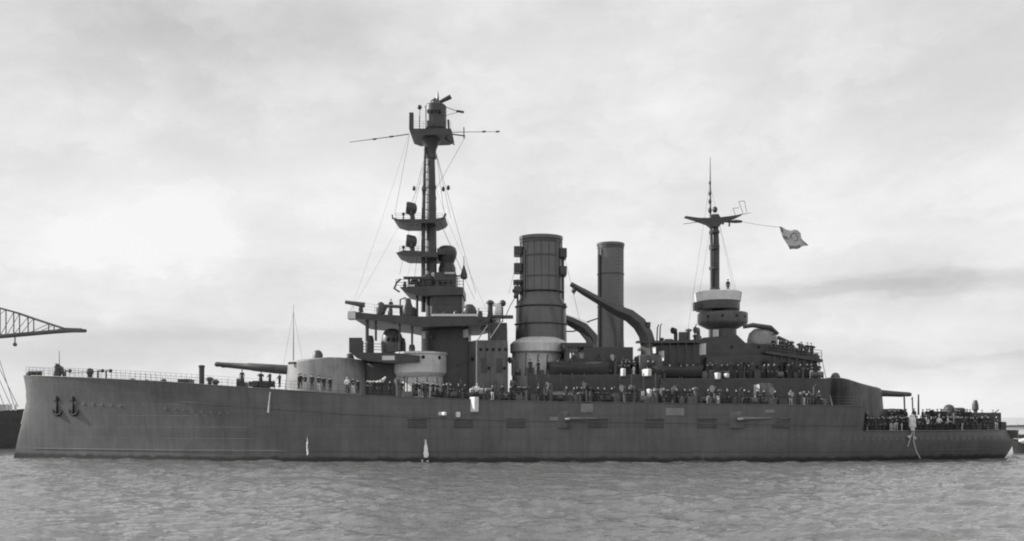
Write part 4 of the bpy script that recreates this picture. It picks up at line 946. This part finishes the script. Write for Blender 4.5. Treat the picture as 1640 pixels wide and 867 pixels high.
# ------------------------------------------------------------------ surroundings
# harbour crane beyond the bow: lattice boom on a tower that stands outside the frame
gy = 230.0
hc = empty('harbour_crane', (P(-150, 0, gy).x, gy, 0), 'long dark lattice crane boom reaching in at the left edge', 'crane')
topc = [(-260, 470), (-150, 455), (-60, 478), (0, 494), (22, 500), (45, 508), (78, 519), (100, 526), (130, 527)]
botc = [(-260, 548), (-150, 545), (-60, 542), (0, 538), (22, 536), (45, 534), (78, 531), (100, 529.5), (130, 528)]
mb = MB(); dy = 4.0
for yy in (gy, gy+dy):
    mb.tube([P(a, b, gy)+Vector((0, yy-gy, 0)) for a, b in botc], 0.62, 6); mb.tube([P(a, b, gy)+Vector((0, yy-gy, 0)) for a, b in topc], 0.3, 6)
    for i in range(len(topc)-1):
        mb.tube([P(*topc[i], gy)+Vector((0, yy-gy, 0)), P(*botc[i], gy)+Vector((0, yy-gy, 0))], 0.24, 5)
        mb.tube([P(*topc[i+1], gy)+Vector((0, yy-gy, 0)), P(*botc[i], gy)+Vector((0, yy-gy, 0))], 0.13, 5)
for a, b in zip(topc, botc):
    for q in (a, b): mb.tube([P(*q, gy), P(*q, gy)+Vector((0, dy, 0))], 0.15, 5)
mb.build('boom', 'far', hc)
MB().box(P(98, 527, gy-0.5), P(128, 531, gy-0.5)+Vector((0, dy+1, 0))).build('boom_head', 'far', hc)
mb = MB(); base = P(-150, 545, gy)
for dx in (-5, 5):
    for dyy in (-1, 5):
        mb.tube([(base.x+dx, gy+dyy, -1), (base.x+dx*0.5, gy+dyy, base.z)], 0.7, 6)
for i in range(5):
    z0 = base.z*i/5; z1 = base.z*(i+1)/5; w0 = 5-2.5*i/5; w1 = 5-2.5*(i+1)/5
    for yy in (gy-1, gy+5): mb.tube([(base.x-w0, yy, z0), (base.x+w1, yy, z1)], 0.3, 5).tube([(base.x+w0, yy, z0), (base.x-w1, yy, z1)], 0.3, 5)
mb.build('tower', 'far', hc)
for px in (24,): part(MB().tube([P(px, 540, gy), P(px, 552, gy)], 0.25, 6).ball(P(px, 552, gy), 0.8), 'hoist_block', 'far', hc)
# quay under the crane
q = MB().box((P(-150, 0, gy).x-60, gy-8, -1), (P(-150, 0, gy).x+14, gy+30, 1.6)).build('quay', 'stone', None, bevel=0.1); q['kind'] = 'structure'
# ship moored beyond the bow at the left edge
sy_ = 34.0
tr = empty('moored_steamer', (P(-75, 740, sy_).x, sy_, 0), 'dark hull of a moored steamer cut off by the left edge behind the bow', 'steamer')
def simple_hull(root, L_, B_, zs, mname, bowdir=1, name='hull', cx=0, cy=0):
    vs = []; fs = []; n = 24; lv = 5
    for s in (-1, 1):
        for i in range(n+1):
            u = -1+2*i/n
            for l in range(lv):
                f = l/(lv-1); z = -0.8+(zs+0.8+0.9*max(0, u*bowdir)**2)*f
                w = max(1-abs(u)**(2.2+f), 0)**0.75
                vs.append((cx+u*L_/2*(0.93+0.07*f), cy+s*B_/2*w*(0.75+0.25*f), z))
    o = (n+1)*lv
    for i in range(n):
        for l in range(lv-1): a = i*lv+l; fs += [(a, a+lv, a+lv+1, a+1), (a+o, a+o+1, a+o+lv+1, a+o+lv)]
        a = i*lv+lv-1; fs.append((a, a+lv, a+lv+o, a+o))
    h = MB().add(vs, fs).build(name, mname, None); h.parent = root; return h
kx = P(40, 0, sy_).x-P(-190, 0, sy_).x
simple_hull(tr, kx, 7, P(0, 655, sy_).z-0.9, 'dark')
for (a, b, t, m_) in ((-60, -15, 625, 'paint'), (-10, 8, 648, 'light'), (-120, -70, 630, 'paint')):
    x0 = P(a, 0, sy_).x-tr.location.x; x1 = P(b, 0, sy_).x-tr.location.x; z1 = P(0, t, sy_).z
    h = MB().box((x0, -2, P(0, 660, sy_).z), (x1, 2, z1)).build('deckhouse', m_, None, bevel=0.08); h.parent = tr
tx = lambda px: P(px, 0, sy_).x-tr.location.x; tz = lambda py: P(0, py, sy_).z
h = MB().tube([(tx(-20), 0, tz(660)), (tx(-16), 0, tz(520))], [0.2, 0.1], 8).build('mast', 'dark', None); h.parent = tr
for (a, b) in (((-16, 560), (36, 652)), ((-16, 530), (30, 652)), ((-16, 575), (25, 652)), ((-16, 590), (14, 652)), ((-16, 540), (-100, 640))):
    h = MB().tube([(tx(a[0]), 0, tz(a[1])), (tx(b[0]), -1.2, tz(b[1]))], 0.05, 5).build('stay', 'paint', None); h.parent = tr
for px in (20, 26, 33):
    h = MB().lathe((tx(px), -1.5, tz(658)), [(0.18, 0), (0.2, 0.9), (0.1, 1.1)], 8).build('bollard', 'light', None); h.parent = tr
for px in (2, 8):
    h = MB().box((tx(px)-0.2, -3.62, tz(668)), (tx(px)+0.5, -3.4, tz(662))).build('fender', 'light', None); h.parent = tr
# launch beyond the stern
ly = 14.0
la = empty('harbour_launch', (P(1690, 735, ly).x, ly, 0), 'low dark launch with a white cabin side cut off by the right edge', 'launch')
lx = lambda px: P(px, 0, ly).x-la.location.x; lz = lambda py: P(0, py, ly).z
simple_hull(la, (lx(1760)-lx(1618)), 3.0, lz(712), 'dark', -1)
h = MB().box((lx(1640), -1.0, lz(712)-0.1), (lx(1735), 1.0, lz(697))).build('cabin', 'dark', None, bevel=0.15); h.parent = la
h = MB().tube([(lx(1623), -1.35, lz(706)), (lx(1628), -1.4, lz(706)), (lx(1645), -1.45, lz(706)), (lx(1680), -1.5, lz(706)), (lx(1720), -1.45, lz(706))], [0.12, 0.38, 0.46, 0.46, 0.2], 10).build('canvas_roll', 'canvas', None); h.parent = la
h = MB().box((lx(1616), -1.2, lz(702)), (lx(1735), 1.2, lz(696))).build('awning', 'dark', None, bevel=0.05); h.parent = la
for px in (1622, 1665, 1705, 1730):
    h = MB().tube([(lx(px), -1.1, lz(714)), (lx(px), -1.1, lz(700))], 0.05, 6).build('stanchion', 'dark', None); h.parent = la
# breakwater
by = 330.0
bw_ = MB(); n = 60; x0 = P(1585, 0, by).x; x1 = x0+420
for i in range(n):
    a = x0+(x1-x0)*i/n; b = x0+(x1-x0)*(i+1)/n; zz = P(0, 681, by).z+random.uniform(-0.15, 0.15)
    bw_.box((a, by, -1), (b, by+6, zz))
bw_ = bw_.build('breakwater', 'stone', None, False); tag(bw_, 'low stone breakwater far beyond the stern at the right edge', 'breakwater')
# far sailing ship whose mast shows over the forecastle
fy = 260.0
fsr = empty('sailing_barge', (P(470, 0, fy).x, fy, 0), 'faint tall thin mast of a barge showing above the forecastle', 'barge')
simple_hull(fsr, 26, 6, 2.0, 'dark')
fzz = lambda py: P(0, py, fy).z
h = MB().tube([(0, 0, 1.5), (0, 0, fzz(560)), (0.0, 0, fzz(488))], [0.3, 0.2, 0.07], 8).build('mast', 'far', None); h.parent = fsr
for xx in (-9, 9):
    h = MB().tube([(0, 0, fzz(500)), (xx, 0, 2.3)], 0.05, 5).build('stay', 'far', None); h.parent = fsr

# ------------------------------------------------------------------ haze
HZ = 0
if HZ:
    hz = MB().box((-420, -135, -3), (420, 420, 75)).build('haze', 'rope', None, False); hz['kind'] = 'stuff'
    m = bpy.data.materials.new('haze'); m.use_nodes = True; t = m.node_tree; t.nodes.clear(); o = t.nodes.new('ShaderNodeOutputMaterial'); p = t.nodes.new('ShaderNodeVolumePrincipled')
    p.inputs['Color'].default_value = (0.95, 0.95, 0.95, 1); p.inputs['Density'].default_value = HZ; t.links.new(p.outputs[0], o.inputs['Volume'])
    hz.data.materials.clear(); hz.data.materials.append(m)
